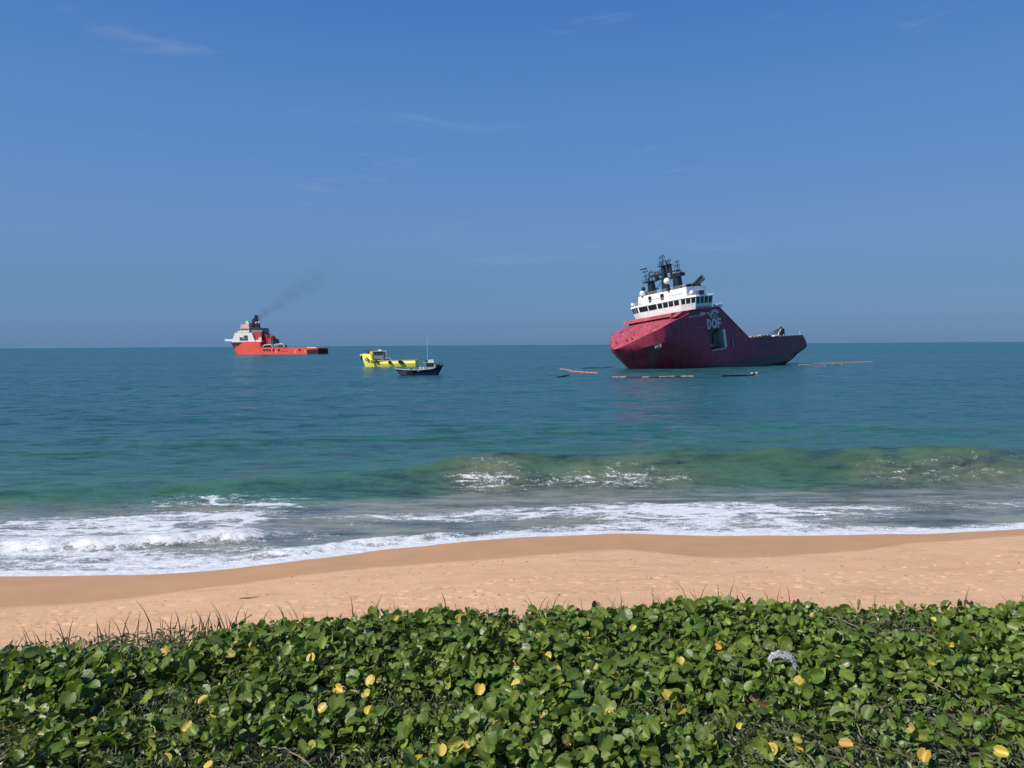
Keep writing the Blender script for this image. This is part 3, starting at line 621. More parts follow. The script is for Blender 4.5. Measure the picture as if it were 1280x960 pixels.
gear(tl, [(-8.3, 32.8, 37.4, .16), (-7.6, 32.8, 36.2, .08), (-6.6, 32.8, 35.6, .12), (-5.8, 34.6, 36.8, .14), (-5.0, 34.6, 36.0, .07), (-3.4, 34.6, 36.3, .12), (-2.4, 34.6, 35.6, .07)])
gear(tc_, [(.1, 37.2, 40.9, .22), (.6, 37.2, 39.6, .08), (1.4, 37.2, 39.2, .10), (2.2, 37.2, 38.8, .08), (3.0, 37.2, 39.4, .16), (-1.1, 37.2, 38.7, .14)])
gear(trr, [(6.3, 34.5, 38.1, .2), (5.5, 34.5, 37.2, .09), (4.6, 34.5, 36.4, .08), (7.6, 33.5, 34.6, .1)])
def yard(par, y, z, w, t=.1): bit("yard", par, lambda b: (b.tube((17, y-w, z), (17, y+w, z+.1), t, n=5), b.tube((17, y-w, z-.25), (17, y-w, z+.3), t*1.4, n=5), b.tube((17, y+w, z-.2), (17, y+w, z+.4), t*1.4, n=5)))
for a in ((tl, -8.0, 36.6, 1.0), (tl, -7.6, 35.0, 1.2), (tl, -5.6, 36.0, .8), (tl, -3.2, 35.4, .8), (tc_, .1, 39.9, 1.1), (tc_, .1, 38.8, 1.4), (tc_, 2.6, 38.4, 1.0), (tc_, .1, 40.5, .8), (trr, 6.2, 37.4, .7), (trr, 6.0, 36.2, 1.0)): yard(*a)
for (pp, y0_, y1_, za_) in ((tl, -8.8, -4.6, 33.6), (trr, 5.2, 8.1, 34.3), (tc_, -1.4, 3.6, 38.0), (tl, -5.8, -.6, 35.5)):
    bit("platform_rail", pp, lambda b: ([b.tube((18.2, y0_+(y1_-y0_)*q/5, za_-.9), (18.2, y0_+(y1_-y0_)*q/5, za_+.1), .06, n=4) for q in range(6)], b.tube((18.2, y0_, za_+.1), (18.2, y1_, za_+.1), .07, n=4)))
bit("brace", tc_, lambda b: (b.tube((17, -4.8, 32.6), (17, -.4, 36.6), .14, n=5), b.tube((17, 4.6, 33.0), (17, .6, 36.6), .14, n=5), b.tube((17, -5.4, 29.0), (17, -.6, 32.2), .12, n=5)))
gear(tl, [(-7.0, 32.8, 34.6, .22), (-4.2, 34.6, 35.4, .2), (-1.4, 34.6, 36.9, .1)]); gear(trr, [(3.4, 34.5, 36.9, .1), (7.0, 33.5, 36.4, .12)]); gear(tc_, [(-.6, 37.2, 39.0, .2), (1.9, 37.2, 38.2, .25)])
bit("radar_scanner", tl, lambda b: (b.box((17.6, -9.6, 38.0-.6), (18.0, -6.6, 37.75)),))
bit("radar_scanner", tl, lambda b: (b.box((18.5, -4.9, 29.3), (18.9, -1.9, 29.7)), b.tube((18.7, -3.4, 28), (18.7, -3.4, 29.4), .35)))
bit("winch_house", tl, lambda b: (b.box((14, -10, 28.0), (19.0, -6.9, 29.3)),))
for (ya, za, yb, zb2, r) in ((7.2, 28.4, 11.7, 31.2, .62), (8.6, 28.2, 12.4, 30.2, .34)):
    ex = MB().tube((13, ya, za-.6), (11.5, yb, zb2), r, n=10).build("exhaust_pipe", M['black'], ship)
    MB().torus((11.5, yb, zb2), r, .07, 'x', 10, 5).build("pipe_rim", M['darkgrey'], ex)
MB().prism([(9.2, 28.0), (14.5, 28.0), (13.5, 29.4), (9.6, 29.4)], 5.9, 9.2, 'y').build("exhaust_casing", M['black'], ship)
for (x, y, z0, z1) in ((19, -13.6, 24.9, 33), (18, -13.0, 24.9, 35.5), (14, 13.4, 24.9, 28.5)): MB().tube((x, y, z0), (x-.3, y-.3, z1), .06, .03, 5).build("whip_antenna", M['grey'], ship)
# working deck aft
dg = MB().box((-28, 8.6, 4.5), (-12.8, 10.6, 7.9)).build("cargo_rail_house", M['rust'], ship)
for k in range(7): MB().box((-27.6+k*2.1, 8.4, 7.9), (-26.0+k*2.1, 10.2, 8.35+.15*(k % 3))).build("deck_bundle", M['beige'], dg, bevel=.15)
lb = MB().prism([(-14.8, 9.6), (-13.6, 11.0), (-8.0, 14.2), (-8.0, 12.0), (-11, 9.4)], 6.0, 8.4, 'y').build("lifeboat", M['white'], ship, bevel=.35)
MB().box((-13.2, 6.6, 10.6), (-10, 7.8, 11.0)).build("lifeboat_canopy", M['offwhite'], lb)
cb = MB().tube((-37.8, 8.6, 4.5), (-37.8, 8.6, 8.4), .9, .7, 10).build("deck_crane", M['flesh'], ship)
MB().box((-39.4, 7.7, 7.6), (-36.6, 9.5, 9.9)).build("crane_cab", M['darkgrey'], cb, bevel=.15)
mb = MB(); mb.tube((-36.6, 8.8, 10.0), (-27.6, 9.2, 8.5), .32, .22, 6); mb.tube((-36.2, 8.8, 9.0), (-31.0, 9.2, 8.2), .18, n=6); mb.tube((-33.5, 9, 9.5), (-34.5, 9, 7.0), .16, n=6); mb.build("crane_boom", M['grey'], cb)
mb = MB(); mb.path([(-37, 9.4, 9.6), (-34.8, 9.6, 8.4), (-34.2, 9.6, 7.0), (-35.6, 9.6, 6.2)], [.25, .25, .25, .25], 6); mb.build("crane_hook_arm", M['flesh'], cb)
MB().tube((-38.6, 8.8, 9.8), (-37.9, 8.8, 10.8), .35, .3, 6).build("crane_head", M['darkgrey'], cb)
MB().box((-32.6, 9.4, 6.4), (-29.4, 11.0, 7.8)).build("deck_winch", M['offwhite'], ship, bevel=.3)
MB().tube((-47.8, 10.8, 6.0), (-47.8, 10.8, 7.9), .12, n=6).build("stern_post", M['flesh'], ship)
MB().tube((-40.5, 8.6, 6.4), (-40.5, 8.6, 8.8), .14, n=6).build("deck_post", M['flesh'], ship)
MB().box((-48.4, -11.2, 4.5), (-47.9, -3.2, 6.0)).build("stern_bulwark", M['maroon'], ship); MB().tube((-48.3, -3.0, 4.2), (-48.3, 11.0, 4.2), 1.0, n=12).build("stern_roller", M['rust'], ship)
mb = MB(); mb.box((-43.5, 3.5, -8), (-40.5, 4.3, -1.2)); mb.build("rudder", M['rust'], ship)
for (x, y) in ((-45, 8), (-44, -8)): MB().tube((x, y, 4.5), (x, y, 6.2), .5, n=10).build("tow_pin", M['rust'], ship)

# ------------------------------------------------------------------ orange supply ship far off (1 m = 10.2 zoomed px)
D2 = 775.0
ship2 = empty("supply_ship", (-237.5, D2, 0), ship_rot(-192, 0, 0))
ship2.scale = (1.0, 1, 1.04)
prop(ship2, 'distant orange supply ship with white superstructure, smoke rising from its mast', 'ship')
def q2(x, y): return ((648 - x)/10.3, (521 - y)/10.3)     # zoomed pixel to local x, z
def hull2():
    top = [(-51, 6.0), (-10, 6.4), (11, 6.6), (11.3, 12.0), (30, 12.4), (44, 13.4), (51.3, 14.3)]
    xs = [-51, -46, -40, -30, -20, -10, 0, 10.9, 11.3, 18, 24, 30, 34, 38, 41, 44, 46.5, 48.5, 50, 51.3]; V = []; n = 6; F = []
    for X in xs:
        zt = float(np.interp(X, [p[0] for p in top], [p[1] for p in top]))
        ring = []
        for k in range(n):
            t = k/(n-1); z = -3 + (zt+3)*t
            stem = float(np.interp(z, [-3, 0, 6, 14.3], [42, 43.5, 47, 51.3])); x = X if X < 20 else 20+(X-20)/31.3*(stem-20)
            tt_ = max(0, (x-16)/(stem-16)); b = 10.5*(1-tt_**(1.7+.5*t))**.7
            ring.append((x, b, z))
        V += ring
    mb = MB(); W = [(x, -y, z) for x, y, z in V]
    for i in range(len(xs)-1):
        for k in range(n-1): F.append((i*n+k, (i+1)*n+k, (i+1)*n+k+1, i*n+k+1))
    N = len(V); F2 = [tuple(N + i for i in f[::-1]) for f in F]
    cap = [(i*n+n-1, (i+1)*n+n-1, N+(i+1)*n+n-1, N+i*n+n-1) for i in range(len(xs)-1)] + [(k, k+1, N+k+1, N+k) for k in range(n-1)]
    mb.add(V + W, F + F2 + cap); return mb
h2 = hull2().build("hull", M['orange'], ship2, smooth=25, merge=True)
def pr2(name, px, y0, y1, mat, par=ship2, bev=0): return MB().prism([q2(*p) for p in px], y0, y1, 'y').build(name, M[mat], par, bevel=bev)
pr2("forecastle_rail", [(118, 368), (200, 378), (535, 380), (535, 400), (300, 398), (118, 386)], -8.6, 8.6, 'white')
sup = pr2("superstructure", [(203, 400), (243, 306), (432, 306), (472, 400)], -9.6, 9.6, 'white')
for (a, b) in (((297, 350), (388, 384)), ((345, 333), (388, 352))): pr2("side_opening", [(a[0], a[1]), (b[0], a[1]), (b[0], b[1]), (a[0], b[1])], 9.5, 9.75, 'darkgrey', sup)
pr2("side_frame", [(318, 352), (366, 352), (366, 372), (318, 372)], 9.76, 9.82, 'grey', sup)
wh = pr2("wheelhouse", [(296, 290), (300, 250), (312, 222), (396, 222), (402, 290)], -8.5, 8.5, 'orange_lt')
pr2("wheelhouse_deck", [(276, 306), (276, 288), (404, 286), (404, 306)], -9.8, 9.8, 'white')
for k in range(5): pr2("window", [(304+k*19, 282), (304+k*19, 266), (318+k*19, 266), (318+k*19, 282)], 8.4, 8.6, 'glass', wh)
for k in range(6): MB().box((33.95-.5, -7.5+k*2.6, 23.3), (34.3, -5.6+k*2.6, 24.9)).build("front_window", M['glass'], wh)
pr2("after_deckhouse", [(404, 306), (404, 262), (525, 262), (545, 300), (470, 306)], -7, 7, 'grey'); pr2("after_roof", [(398, 262), (398, 252), (530, 262), (530, 268)], -8, 8, 'darkgrey')
pr2("funnel_block", [(448, 384), (448, 306), (500, 300), (535, 310), (535, 384)], -8, 8, 'red'); pr2("funnel_stripe", [(500, 350), (535, 350), (535, 384), (500, 384)], 8.01, 8.1, 'orange_lt')
mst = pr2("mast", [(398, 262), (392, 175), (412, 168), (425, 130), (440, 130), (446, 175), (470, 240), (470, 262)], -1.5, 1.5, 'black')
for (x, y0, y1) in ((428, 165, 118), (452, 200, 140), (466, 200, 150), (402, 190, 160), (330, 222, 195), (314, 222, 185)): MB().tube((q2(x, 0)[0], 0, q2(0, y0)[1]), (q2(x, 0)[0], 0, q2(0, y1)[1]), .25, .12, 5).build("antenna", M['black'] if x > 390 else M['white'], mst)
for (x, y, r) in ((340, 200, 1.2), (372, 214, .9), (470, 203, 1.0), (440, 208, .9)): MB().ball((q2(x, y)[0], 1.5, q2(x, y)[1]), r, 10, 7).build("radome", M['white'], ship2, smooth=60)
MB().box((q2(356, 0)[0]-2, -5, q2(0, 222)[1]), (q2(356, 0)[0]+2, 5, q2(0, 205)[1])).build("lookout_box", M['orange_lt'], ship2)
for (x0, x1, y) in ((540, 578, 318), (585, 625, 332)):
    c = pr2("deck_crane", [(x0, 420), (x0+4, y+25), (x0+18, y), (x1, y+10), (x1, 420)], -4+random.random(), 5, 'red'); pr2("crane_jib", [(x0+10, y), (x0+20, y-6), (x1+25, y+30), (x1+20, y+38)], 5.05, 5.8, 'darkgrey', c)
pr2("winch_house", [(536, 420), (536, 375), (600, 350), (648, 380), (650, 420)], -7, 4.8, 'darkgrey'); MB().ball((q2(622, 345)[0], 5, q2(622, 345)[1]), .8).build("deck_light", M['white'], ship2)
for (x0, x1, y) in ((556, 668, 425), (684, 800, 418)):
    rb = MB(); rb.path([(q2(x0, 0)[0], 9.5, q2(0, 448)[1]), (q2(x0+15, 0)[0], 9.5, q2(0, y+6)[1]), (q2(x1-20, 0)[0], 9.5, q2(0, y)[1]), (q2(x1, 0)[0], 9.5, q2(0, 452)[1])], [.5]*4, 6); rb.build("cargo_rail", M['offwhite'], ship2)
    pr2("deck_cargo", [(x0+30, 455), (x0+36, 436), (x1-15, 432), (x1-10, 455)], 2, 8.5, 'darkgrey')
for x in (575, 607, 636, 680, 740, 970): MB().torus((q2(x, 0)[0], 10.6, q2(0, 479)[1]), .75, .38, 'y', 10, 5).build("fender", M['rubber'], ship2)
for x in (705, 920, 1030): pr2("draught_mark", [(x, 508), (x-6, 480), (x+4, 480), (x+10, 508)], 10.35, 10.53, 'orange_lt')
pr2("name_stripe", [(768, 497), (838, 495), (838, 487), (768, 489)], 10.35, 10.53, 'red')
pr2("stern_fender", [(1055, 519), (1045, 478), (1178, 470), (1180, 517)], -10.7, 10.7, 'rubber'); pr2("stern_house", [(1040, 480), (1040, 453), (1142, 453), (1142, 480)], -9, 9, 'white')
for x in (1058, 1090, 1118): pr2("stern_window", [(x, 470), (x, 480), (x+14, 480), (x+14, 470)], 8.95, 9.1, 'glass')

# ------------------------------------------------------------------ yellow workboat (bow left)
D3 = 305.0
boat = empty("workboat", (-48.6, D3, 0), ship_rot(-187, 0, 0))
prop(boat, 'bright yellow workboat with high bow, dark tyre fenders and low stern', 'boat')
def q3(x, y): return ((460 - x)/30.4, (471 - y)/30.4)
def small_hull(name, mat, parent, xs, top, B, stem_rake, zb=-.8, full=.6, sr=0.):
    V = []; F = []; n = 6; L = xs[-1]
    for X in xs:
        zt = float(np.interp(X, [p[0] for p in top], [p[1] for p in top]))
        for k in range(n):
            t = k/(n-1); z = zb + (zt-zb)*t; st = L - stem_rake*(1-t)**1.2
            x = X if X < L*.2 else L*.2 + (X-L*.2)/(L*.8)*(st-L*.2)
            u = max(0, (x-L*.1)/(st-L*.1)); b = B*(1-u**2.1)**full*(.78+.22*t)
            x += sr*(1-t)*max(0, min(1, (xs[0]*.5-x)/(xs[0]*-.5)))
            V.append((x, b, z))
    W = [(x, -y, z) for x, y, z in V]; N = len(V)
    for i in range(len(xs)-1):
        for k in range(n-1): F.append((i*n+k, (i+1)*n+k, (i+1)*n+k+1, i*n+k+1))
    F2 = [tuple(N+i for i in f[::-1]) for f in F]
    cap = [(i*n+n-2, (i+1)*n+n-2, N+(i+1)*n+n-2, N+i*n+n-2) for i in range(len(xs)-1)] + [(k, k+1, N+k+1, N+k) for k in range(n-1)]
    return MB().add(V+W, F+F2+cap).build(name, mat, parent, smooth=28, merge=True)
small_hull("hull", M['yellow'], boat, [-11.3, -9, -6, -2, 2, 5.4, 6.4, 7, 8, 9, 9.8, 10.5, 11, 11.3], [(-11.3, 2.5), (-3, 2.25), (5.6, 2.35), (6.6, 4.9), (9.5, 5.1), (11.3, 5.0)], 3.1, 1.6, full=.45)
MB().tube((11.2, -1.2, 4.6), (11.2, 1.2, 4.6), .5, n=8).build("bow_fender", M['flesh'], boat); MB().torus((11.2, .6, 3.4), .5, .24, 'x', 12, 6).build("tyre_fender", M['rubber'], boat)
for (x, z, R_t) in ((8.4, 3.0, .62), (5.95, 1.9, .58), (4.5, 2.2, .6), (-1.1, 1.65, .62), (-5.2, 1.9, .72)):
    MB().torus((x, 3.22 if x < 6 else 2.5, z), R_t*.72, R_t*.33, 'y', 14, 6).build("tyre_fender", M['rubber'], boat)
MB().torus((-5.9, 3.25, 1.6), .5, .22, 'y', 14, 6).build("tyre_fender", M['rubber'], boat)
wh = MB().prism([(1.7, 2.4), (1.7, 6.0), (5.6, 6.0), (5.9, 4.2), (5.9, 2.4)], -2.1, 2.1, 'y').build("wheelhouse", M['grey'], boat)
for k in range(4): MB().box((1.95+k*.93, 2.05, 4.5), (2.7+k*.93, 2.16, 5.6)).build("window", M['glass'], wh)
for k in range(3): MB().box((5.75, -1.7+k*1.2, 4.6), (5.95, -.75+k*1.2, 5.6)).build("front_window", M['glass'], wh)
MB().box((1.2, -2.5, 6.0), (6.4, 2.5, 6.2)).build("wheelhouse_roof", M['offwhite'], boat)
MB().box((6.2, -1.6, 5.0), (8.6, 1.6, 5.9)).build("forward_locker", M['grey'], boat); MB().box((6.0, -2.0, 4.9), (7.3, 2.3, 6.0)).build("bow_house", M['yellow'], boat)
MB().box((6.7, -2.2, 6.2), (9.0, 2.2, 6.35)).build("forward_awning", M['darkgrey'], boat)
mb = MB(); [mb.tube((x, y, 5), (x, y, 6.25), .06, n=5) for x in (6.9, 8.8) for y in (-2, 2)]; mb.build("awning_post", M['grey'], boat)
mb = MB(); mb.tube((4.6, 0, 6.2), (4.6, 0, 8.2), .16, .1, 6); mb.tube((4.6, -.7, 7.3), (4.6, .7, 7.3), .07, n=5); mb.tube((4.6, -.9, 6.9), (4.6, .9, 6.9), .09, n=5); mb.build("mast", M['darkgrey'], boat)
MB().tube((4.5, .3, 6.2), (4.5, .3, 13.0), .045, .02, 5).build("whip_antenna", M['offwhite'], boat)
MB().box((3.0, -.8, 6.2), (4.2, .8, 6.8)).build("roof_box", M['offwhite'], boat); MB().box((1.4, 1.2, 4.6), (.7, 1.6, 6.3)).build("funnel", M['offwhite'], boat)
mb = MB(); mb.path([(.6, 2.4, 2.4), (.5, 2.4, 6.0), (1.6, 2.4, 6.1)], [.08]*3, 5); mb.path([(-1.6, 2.7, 2.3), (-1.3, 2.7, 3.3), (1.2, 2.7, 3.4)], [.07]*3, 5); mb.build("hand_rail", M['offwhite'], boat)
for (x, y) in ((.3, 1.5), (.9, -1), (5.0, 2.4), (3.6, 2.5)): MB().box((x-.5, y-.4, 2.2), (x+.5, y+.4, 3.0)).build("deck_box", M['darkgrey'], boat)
mb = MB(); mb.tube((-11.2, 3.05, 2.5), (5.4, 3.2, 2.4), .1, n=6); mb.build("gunwale", M['flesh'], boat)

# ------------------------------------------------------------------ blue fishing boat (bow right)
boat2 = empty("fishing_boat", (-25.7, 213.5, 0), ship_rot(10.0 - 3, 0, 0))
prop(boat2, 'small dark blue fishing boat with white cabin and tall thin mast', 'boat')
small_hull("hull", M['blue'], boat2, [-6.7, -6, -4, -2, 0, 2, 3.5, 4.6, 5.5, 6.2, 6.7], [(-6.7, 1.85), (-4, 1.55), (0, 1.5), (3.5, 1.8), (5.5, 2.5), (6.7, 3.1)], 2.0, 2.0, full=.55, sr=2.6)
mb = MB()
for s in (1, -1): mb.path([(-6.7, 1.98*s, 1.9), (-4, 2.0*s, 1.6), (0, 2.0*s, 1.55), (3.3, 1.8*s, 1.85)], [.09]*4, 6)
mb.build("gunwale", M['offwhite'], boat2)
MB().prism([(-4.9, .3), (-3.5, .25), (-3.4, 1.2), (-5.9, 1.35)], -2.02, -1.5, 'y').build("stern_panel", M['bluegrey'], boat2); MB().prism([(-3.4, .1), (-1.9, .1), (-1.9, 1.2), (-3.4, 1.3)], -2.06, -1.6, 'y').build("fishing_net", M['rubber'], boat2)
cab = MB().prism([(1.7, 1.4), (1.6, 3.5), (3.7, 3.5), (4.4, 2.9), (4.5, 1.4)], -1.3, 1.3, 'y').build("cabin", M['offwhite'], boat2)
for s in (-1, 1):
    for k in range(3): MB().box((1.85+k*.72, 1.26 if s > 0 else -1.36, 2.45), (2.42+k*.72, 1.36 if s > 0 else -1.26, 3.25)).build("window", M['glass'], cab)
for k in range(3): MB().box((4.1, -1.0+k*.72, 2.5), (4.5, -.45+k*.72, 3.1)).build("front_window", M['glass'], cab)
MB().box((1.2, -1.5, 3.5), (4.0, 1.5, 3.65)).build("cabin_roof", M['offwhite'], boat2, bevel=.05); MB().prism([(2.4, 3.65), (2.6, 4.3), (3.8, 4.4), (4.1, 3.65)], -.9, .9, 'y').build("roof_canopy", M['white'], boat2); MB().box((1.5, -.7, 3.65), (2.3, .7, 4.1)).build("roof_gear", M['rubber'], boat2)
mst = MB().tube((2.3, 0, 3.6), (2.3, 0, 11.0), .055, .03, 6).build("mast", M['offwhite'], boat2); MB().tube((2.3, 0, 9), (2.3, .01, 9.6), .1, n=6).build("masthead_light", M['offwhite'], mst)
mb = MB(); mb.tube((2.3, 0, 9.5), (6.3, 0, 3.0), .015, n=4); mb.tube((2.3, 0, 9.5), (-6.2, 0, 1.9), .012, n=4); mb.build("stay", M['grey'], mst)
for (x, y, z, mt) in ((.2, -1.1, 2.0, 'white'), (1.1, -1.2, 2.0, 'white'), (-.2, -1.7, 1.5, 'boompale'), (-1.0, .5, 1.6, 'grey'), (-2.2, -.3, 1.6, 'darkgrey')): MB().box((x-.35, y-.3, z-.35), (x+.35, y+.3, z+.35)).build("fish_crate", M[mt], boat2, bevel=.05)
for (x, y) in ((4.9, -.9), (5.3, .4), (4.8, .9), (5.6, -.5)): MB().ball((x, y, 2.6+random.uniform(-.2, .3)), random.uniform(.35, .5), 8, 5).build("net_bundle", M['rubber'], boat2)
mb = MB(); [mb.tube((x, y, 2.2), (x, y, 3.6), .05, n=5) for x, y in ((5.6, .6), (5.6, -.6), (6.3, 0))]; mb.tube((5.6, .6, 3.5), (6.3, 0, 3.6), .05, n=5); mb.tube((5.6, -.6, 3.5), (6.3, 0, 3.6), .05, n=5); mb.build("bow_rail", M['darkgrey'], boat2)
mb = MB(); [mb.tube((x, -1.6, 1.5), (x, -1.6, 3.5), .04, n=5) for x in (-.6, .5, 1.3)]; mb.tube((-.6, -1.6, 3.5), (1.3, -1.6, 3.5), .04, n=5); mb.build("awning_frame", M['grey'], boat2)

# ------------------------------------------------------------------ floating oil booms round the grounded ship
def boom(pts, r, mat, label, gaps=0., fl=2.6, kind='oil_boom', sag=1.1):
    r *= .8; P = [Vector((x, y, .06)) for x, y in pts]; L = [0]
    for a, b in zip(P, P[1:]): L.append(L[-1] + (b-a).length)
    def at(s):
        for i in range(len(P)-1):
            if s <= L[i+1] or i == len(P)-2:
                t = (s-L[i])/(L[i+1]-L[i]); p = P[i].lerp(P[i+1], t); return p + Vector((sag*math.sin(s*.23), sag*.6*math.sin(s*.31+1), 0))
    root = empty(kind, at(0)); prop(root, label, 'oil boom', 'floating booms around the grounded ship')
    s = 0; inv = Matrix.Translation(-at(0)); line = MB(); prev = None
    while s < L[-1]:
        e = min(L[-1], s + fl*random.uniform(.8, 1.2)); a, b = at(s), at(e); d = (b-a)*.025
        if random.random() >= gaps:
            q = [inv @ (a+d), inv @ (a+d*3), inv @ (b-d*3), inv @ (b-d)]
            MB().path(q, [r*.45, r, r, r*.45], 8).build("float", M[mat], root)
        line.tube(inv @ a - Vector((0, 0, .1)), inv @ b - Vector((0, 0, .1)), .12, n=5); s = e
    line.build("tension_line", M['rubber'], root)
boom([(15.9, 254), (19, 236), (23.6, 217)], .34, 'boom', 'short orange boom floating left of the ship bow')
boom([(11.5, 197.5), (16.7, 213.4)], .18, 'rubber', 'thin black boom nearest the camera, left of the ship', .25)
boom([(24, 262), (37.4, 278)], .2, 'rubber', 'thin black boom running to the ship bow', .35)
boom([(25, 191.7), (31.8, 190.7), (40.4, 194), (47, 193.5)], .22, 'boompale', 'pale orange boom lying straight in front of the maroon bow', .3, 1.6)
boom([(53.9, 196.8), (60.7, 200.8), (73.2, 215.5)], .2, 'rubber', 'broken black boom alongside the middle of the maroon hull', .35, 2.0)
for (x, y) in ((64.0, 204.8), (66, 207)): prop(MB().ball((0, 0, 0), .38, 10, 6).build("buoy", M['beige']), 'cream float on the black boom, ' + ('nearer the bow' if x < 65 else 'nearer the stern'), 'buoy').location = (x, y, .25)
boom([(106, 283), (126, 306), (137.3, 312), (151, 323)], .32, 'boompale', 'long pale orange boom trailing right from the stern')
boom([(99.7, 262), (117, 277.7), (128, 296)], .26, 'boom', 'dull orange boom just below the stern', .4)

# ------------------------------------------------------------------ smoke from the orange ship
a0 = Vector((-257, D2, 34.5)); a1 = Vector((-160, D2, 100)); ax = (a1-a0); Ls = ax.length
mb = MB(); mb.tube((0, 0, 0), (0, 0, 1), .07, .30, 14)
sm = mb.build("smoke", None, smooth=40); sm.data.materials.clear()
sm.matrix_world = Matrix.Translation(a0) @ ax.to_track_quat('Z', 'Y').to_matrix().to_4x4() @ Matrix.Scale(Ls, 4)
prop(sm, 'thin dark smoke drifting right from the orange ship mast', 'smoke', kind='stuff')
m = Mat("smoke"); m.n.remove(m.b); tcn = m.new('TexCoord'); sp = m.new('SeparateXYZ'); m.l.new(tcn.outputs['Object'], sp.inputs[0])
nz = m.new('TexNoise'); nz.inputs['Scale'].default_value = 9; nz.inputs['Detail'].default_value = 3; m.l.new(tcn.outputs['Object'], nz.inputs['Vector'])
wob = m.math('MULTIPLY', m.math('SUBTRACT', nz.outputs['Fac'], .5), m.math('ADD', m.math('MULTIPLY', sp.outputs['Z'], .16), .02))
xx = m.math('ADD', sp.outputs['X'], wob); rr = m.math('SQRT', m.math('ADD', m.math('MULTIPLY', xx, xx), m.math('MULTIPLY', sp.outputs['Y'], sp.outputs['Y'])))
rad_ = m.math('ADD', m.math('MULTIPLY', sp.outputs['Z'], .16), .032); q = m.math('DIVIDE', rr, rad_); fall = m.rng(q, .0, 1.2, 1, 0, True)
lenf = m.math('DIVIDE', .0125, m.math('ADD', m.math('MULTIPLY', sp.outputs['Z'], 2.6), .12)); lenf = m.math('MULTIPLY', lenf, m.rng(sp.outputs['Z'], 1.0, .35, 0, 1, True)); lenf = m.math('MULTIPLY', lenf, m.rng(sp.outputs['Z'], 0.0, .03, 0, 1))
den = m.math('MULTIPLY', m.math('MULTIPLY', fall, lenf), m.rng(nz.outputs['Fac'], .35, .65, .35, 1.5))
pv = m.new('VolumePrincipled'); pv.inputs['Color'].default_value = (.10, .11, .12, 1); m.l.new(den, pv.inputs['Density']); m.l.new(pv.outputs[0], m.out.inputs['Volume'])
sm.data.materials.append(m.m)

# ------------------------------------------------------------------ creeping vine on the dune
def leaf_mat(name):
    m = Mat(name); t = m.attr('tint').outputs['Color']; nz = m.noise(60, 3, .6)
    c = m.mix(m.rng(nz, .3, .7, 0, .35), t, m.mix(.5, t, (.02, .05, .01))); c = m.mix(m.rng(m.noise(11, 4, .7), .62, .74, 0, .55), c, m.mix(.6, t, (.42, .30, .06)))
    rn = m.rng(m.noise(40, 3, .6), .3, .7, .30, .52)
    m.set(Base_Color=c, Roughness=rn); m.b.inputs['Specular IOR Level'].default_value = .42
    tr = m.new('BsdfTranslucent'); m.l.new(m.mix(.6, t, (.12, .22, .02)), tr.inputs['Color'])
    ms = m.new('MixShader'); ms.inputs[0].default_value = .32; m.l.new(m.b.outputs[0], ms.inputs[1]); m.l.new(tr.outputs[0], ms.inputs[2]); m.l.new(ms.outputs[0], m.out.inputs['Surface'])
    m.set(Normal=m.bump(m.noise(90, 2, .5), .12, .01)); return m.m
LEAF = leaf_mat("glossy_leaf")
# template: midrib along +x, length 1, two lobes folded about the midrib
MIDP = [0.0, .33, .66, .86]
OUT = [(.00, .0), (-.03, .20), (.16, .42), (.46, .53), (.78, .47), (.99, .27), (1.02, .10)]
def leaf_template(fold, curl, cup):
    V = [(x, 0, 0) for x in MIDP]
    for s in (1, -1):
        for (x, y) in OUT[1:]: V.append((x, s*y, 0))
        for (x, y) in ((.36, .26), (.70, .24)): V.append((x, s*y, 0))
    V = np.array(V, float)
    ay = np.abs(V[:, 1]); z = ay*math.tan(fold) - cup*ay**2 + curl*(V[:, 0]-.4)**2
    V[:, 2] = z; V[:, 1] *= math.cos(fold)**.5
    F = []
    for s in (0, 1):
        b = 4 + s*8; o = [b+i for i in range(6)]; i0, i1 = b+6, b+7
        tri = [(0, o[1-1+0], i0), (o[0], o[1], i0), (o[1], o[2], i0), (0, i0, 1), (1, i0, i1), (i0, o[2], i1), (o[2], o[3], i1), (1, i1, 2), (o[3], o[4], i1), (i1, o[4], 2), (o[4], o[5], 2), (o[5], 3, 2)]
        F += tri if s == 0 else [t[::-1] for t in tri]
    return V, np.array(F)
TPL = [leaf_template(rad(f), c, k) for f, c, k in ((20, -.10, .3), (30, -.16, .3), (40, -.05, .35), (13, -.25, .15), (26, .08, .5), (50, -.12, .4), (34, -.3, .2), (9, -.12, -.25))]
RIB = np.ones(len(TPL[0][0])); RIB[:4] = (1.7, 1.5, 1.3, 1.1)
greens = np.array([(.110, .172, .024), (.132, .198, .028), (.160, .222, .032), (.088, .145, .022), (.19, .255, .038), (.12, .185, .034), (.23, .285, .048)])
gprob = np.array([.2, .24, .2, .14, .09, .1, .03])
yellows = np.array([(.70, .50, .07), (.72, .56, .11), (.58, .34, .05), (.50, .46, .10)])
browns = np.array([(.22, .11, .05), (.30, .17, .08), (.12, .07, .04)])
def lump(x, y): return fbm(x*1.6, y*1.6, 81, 3)
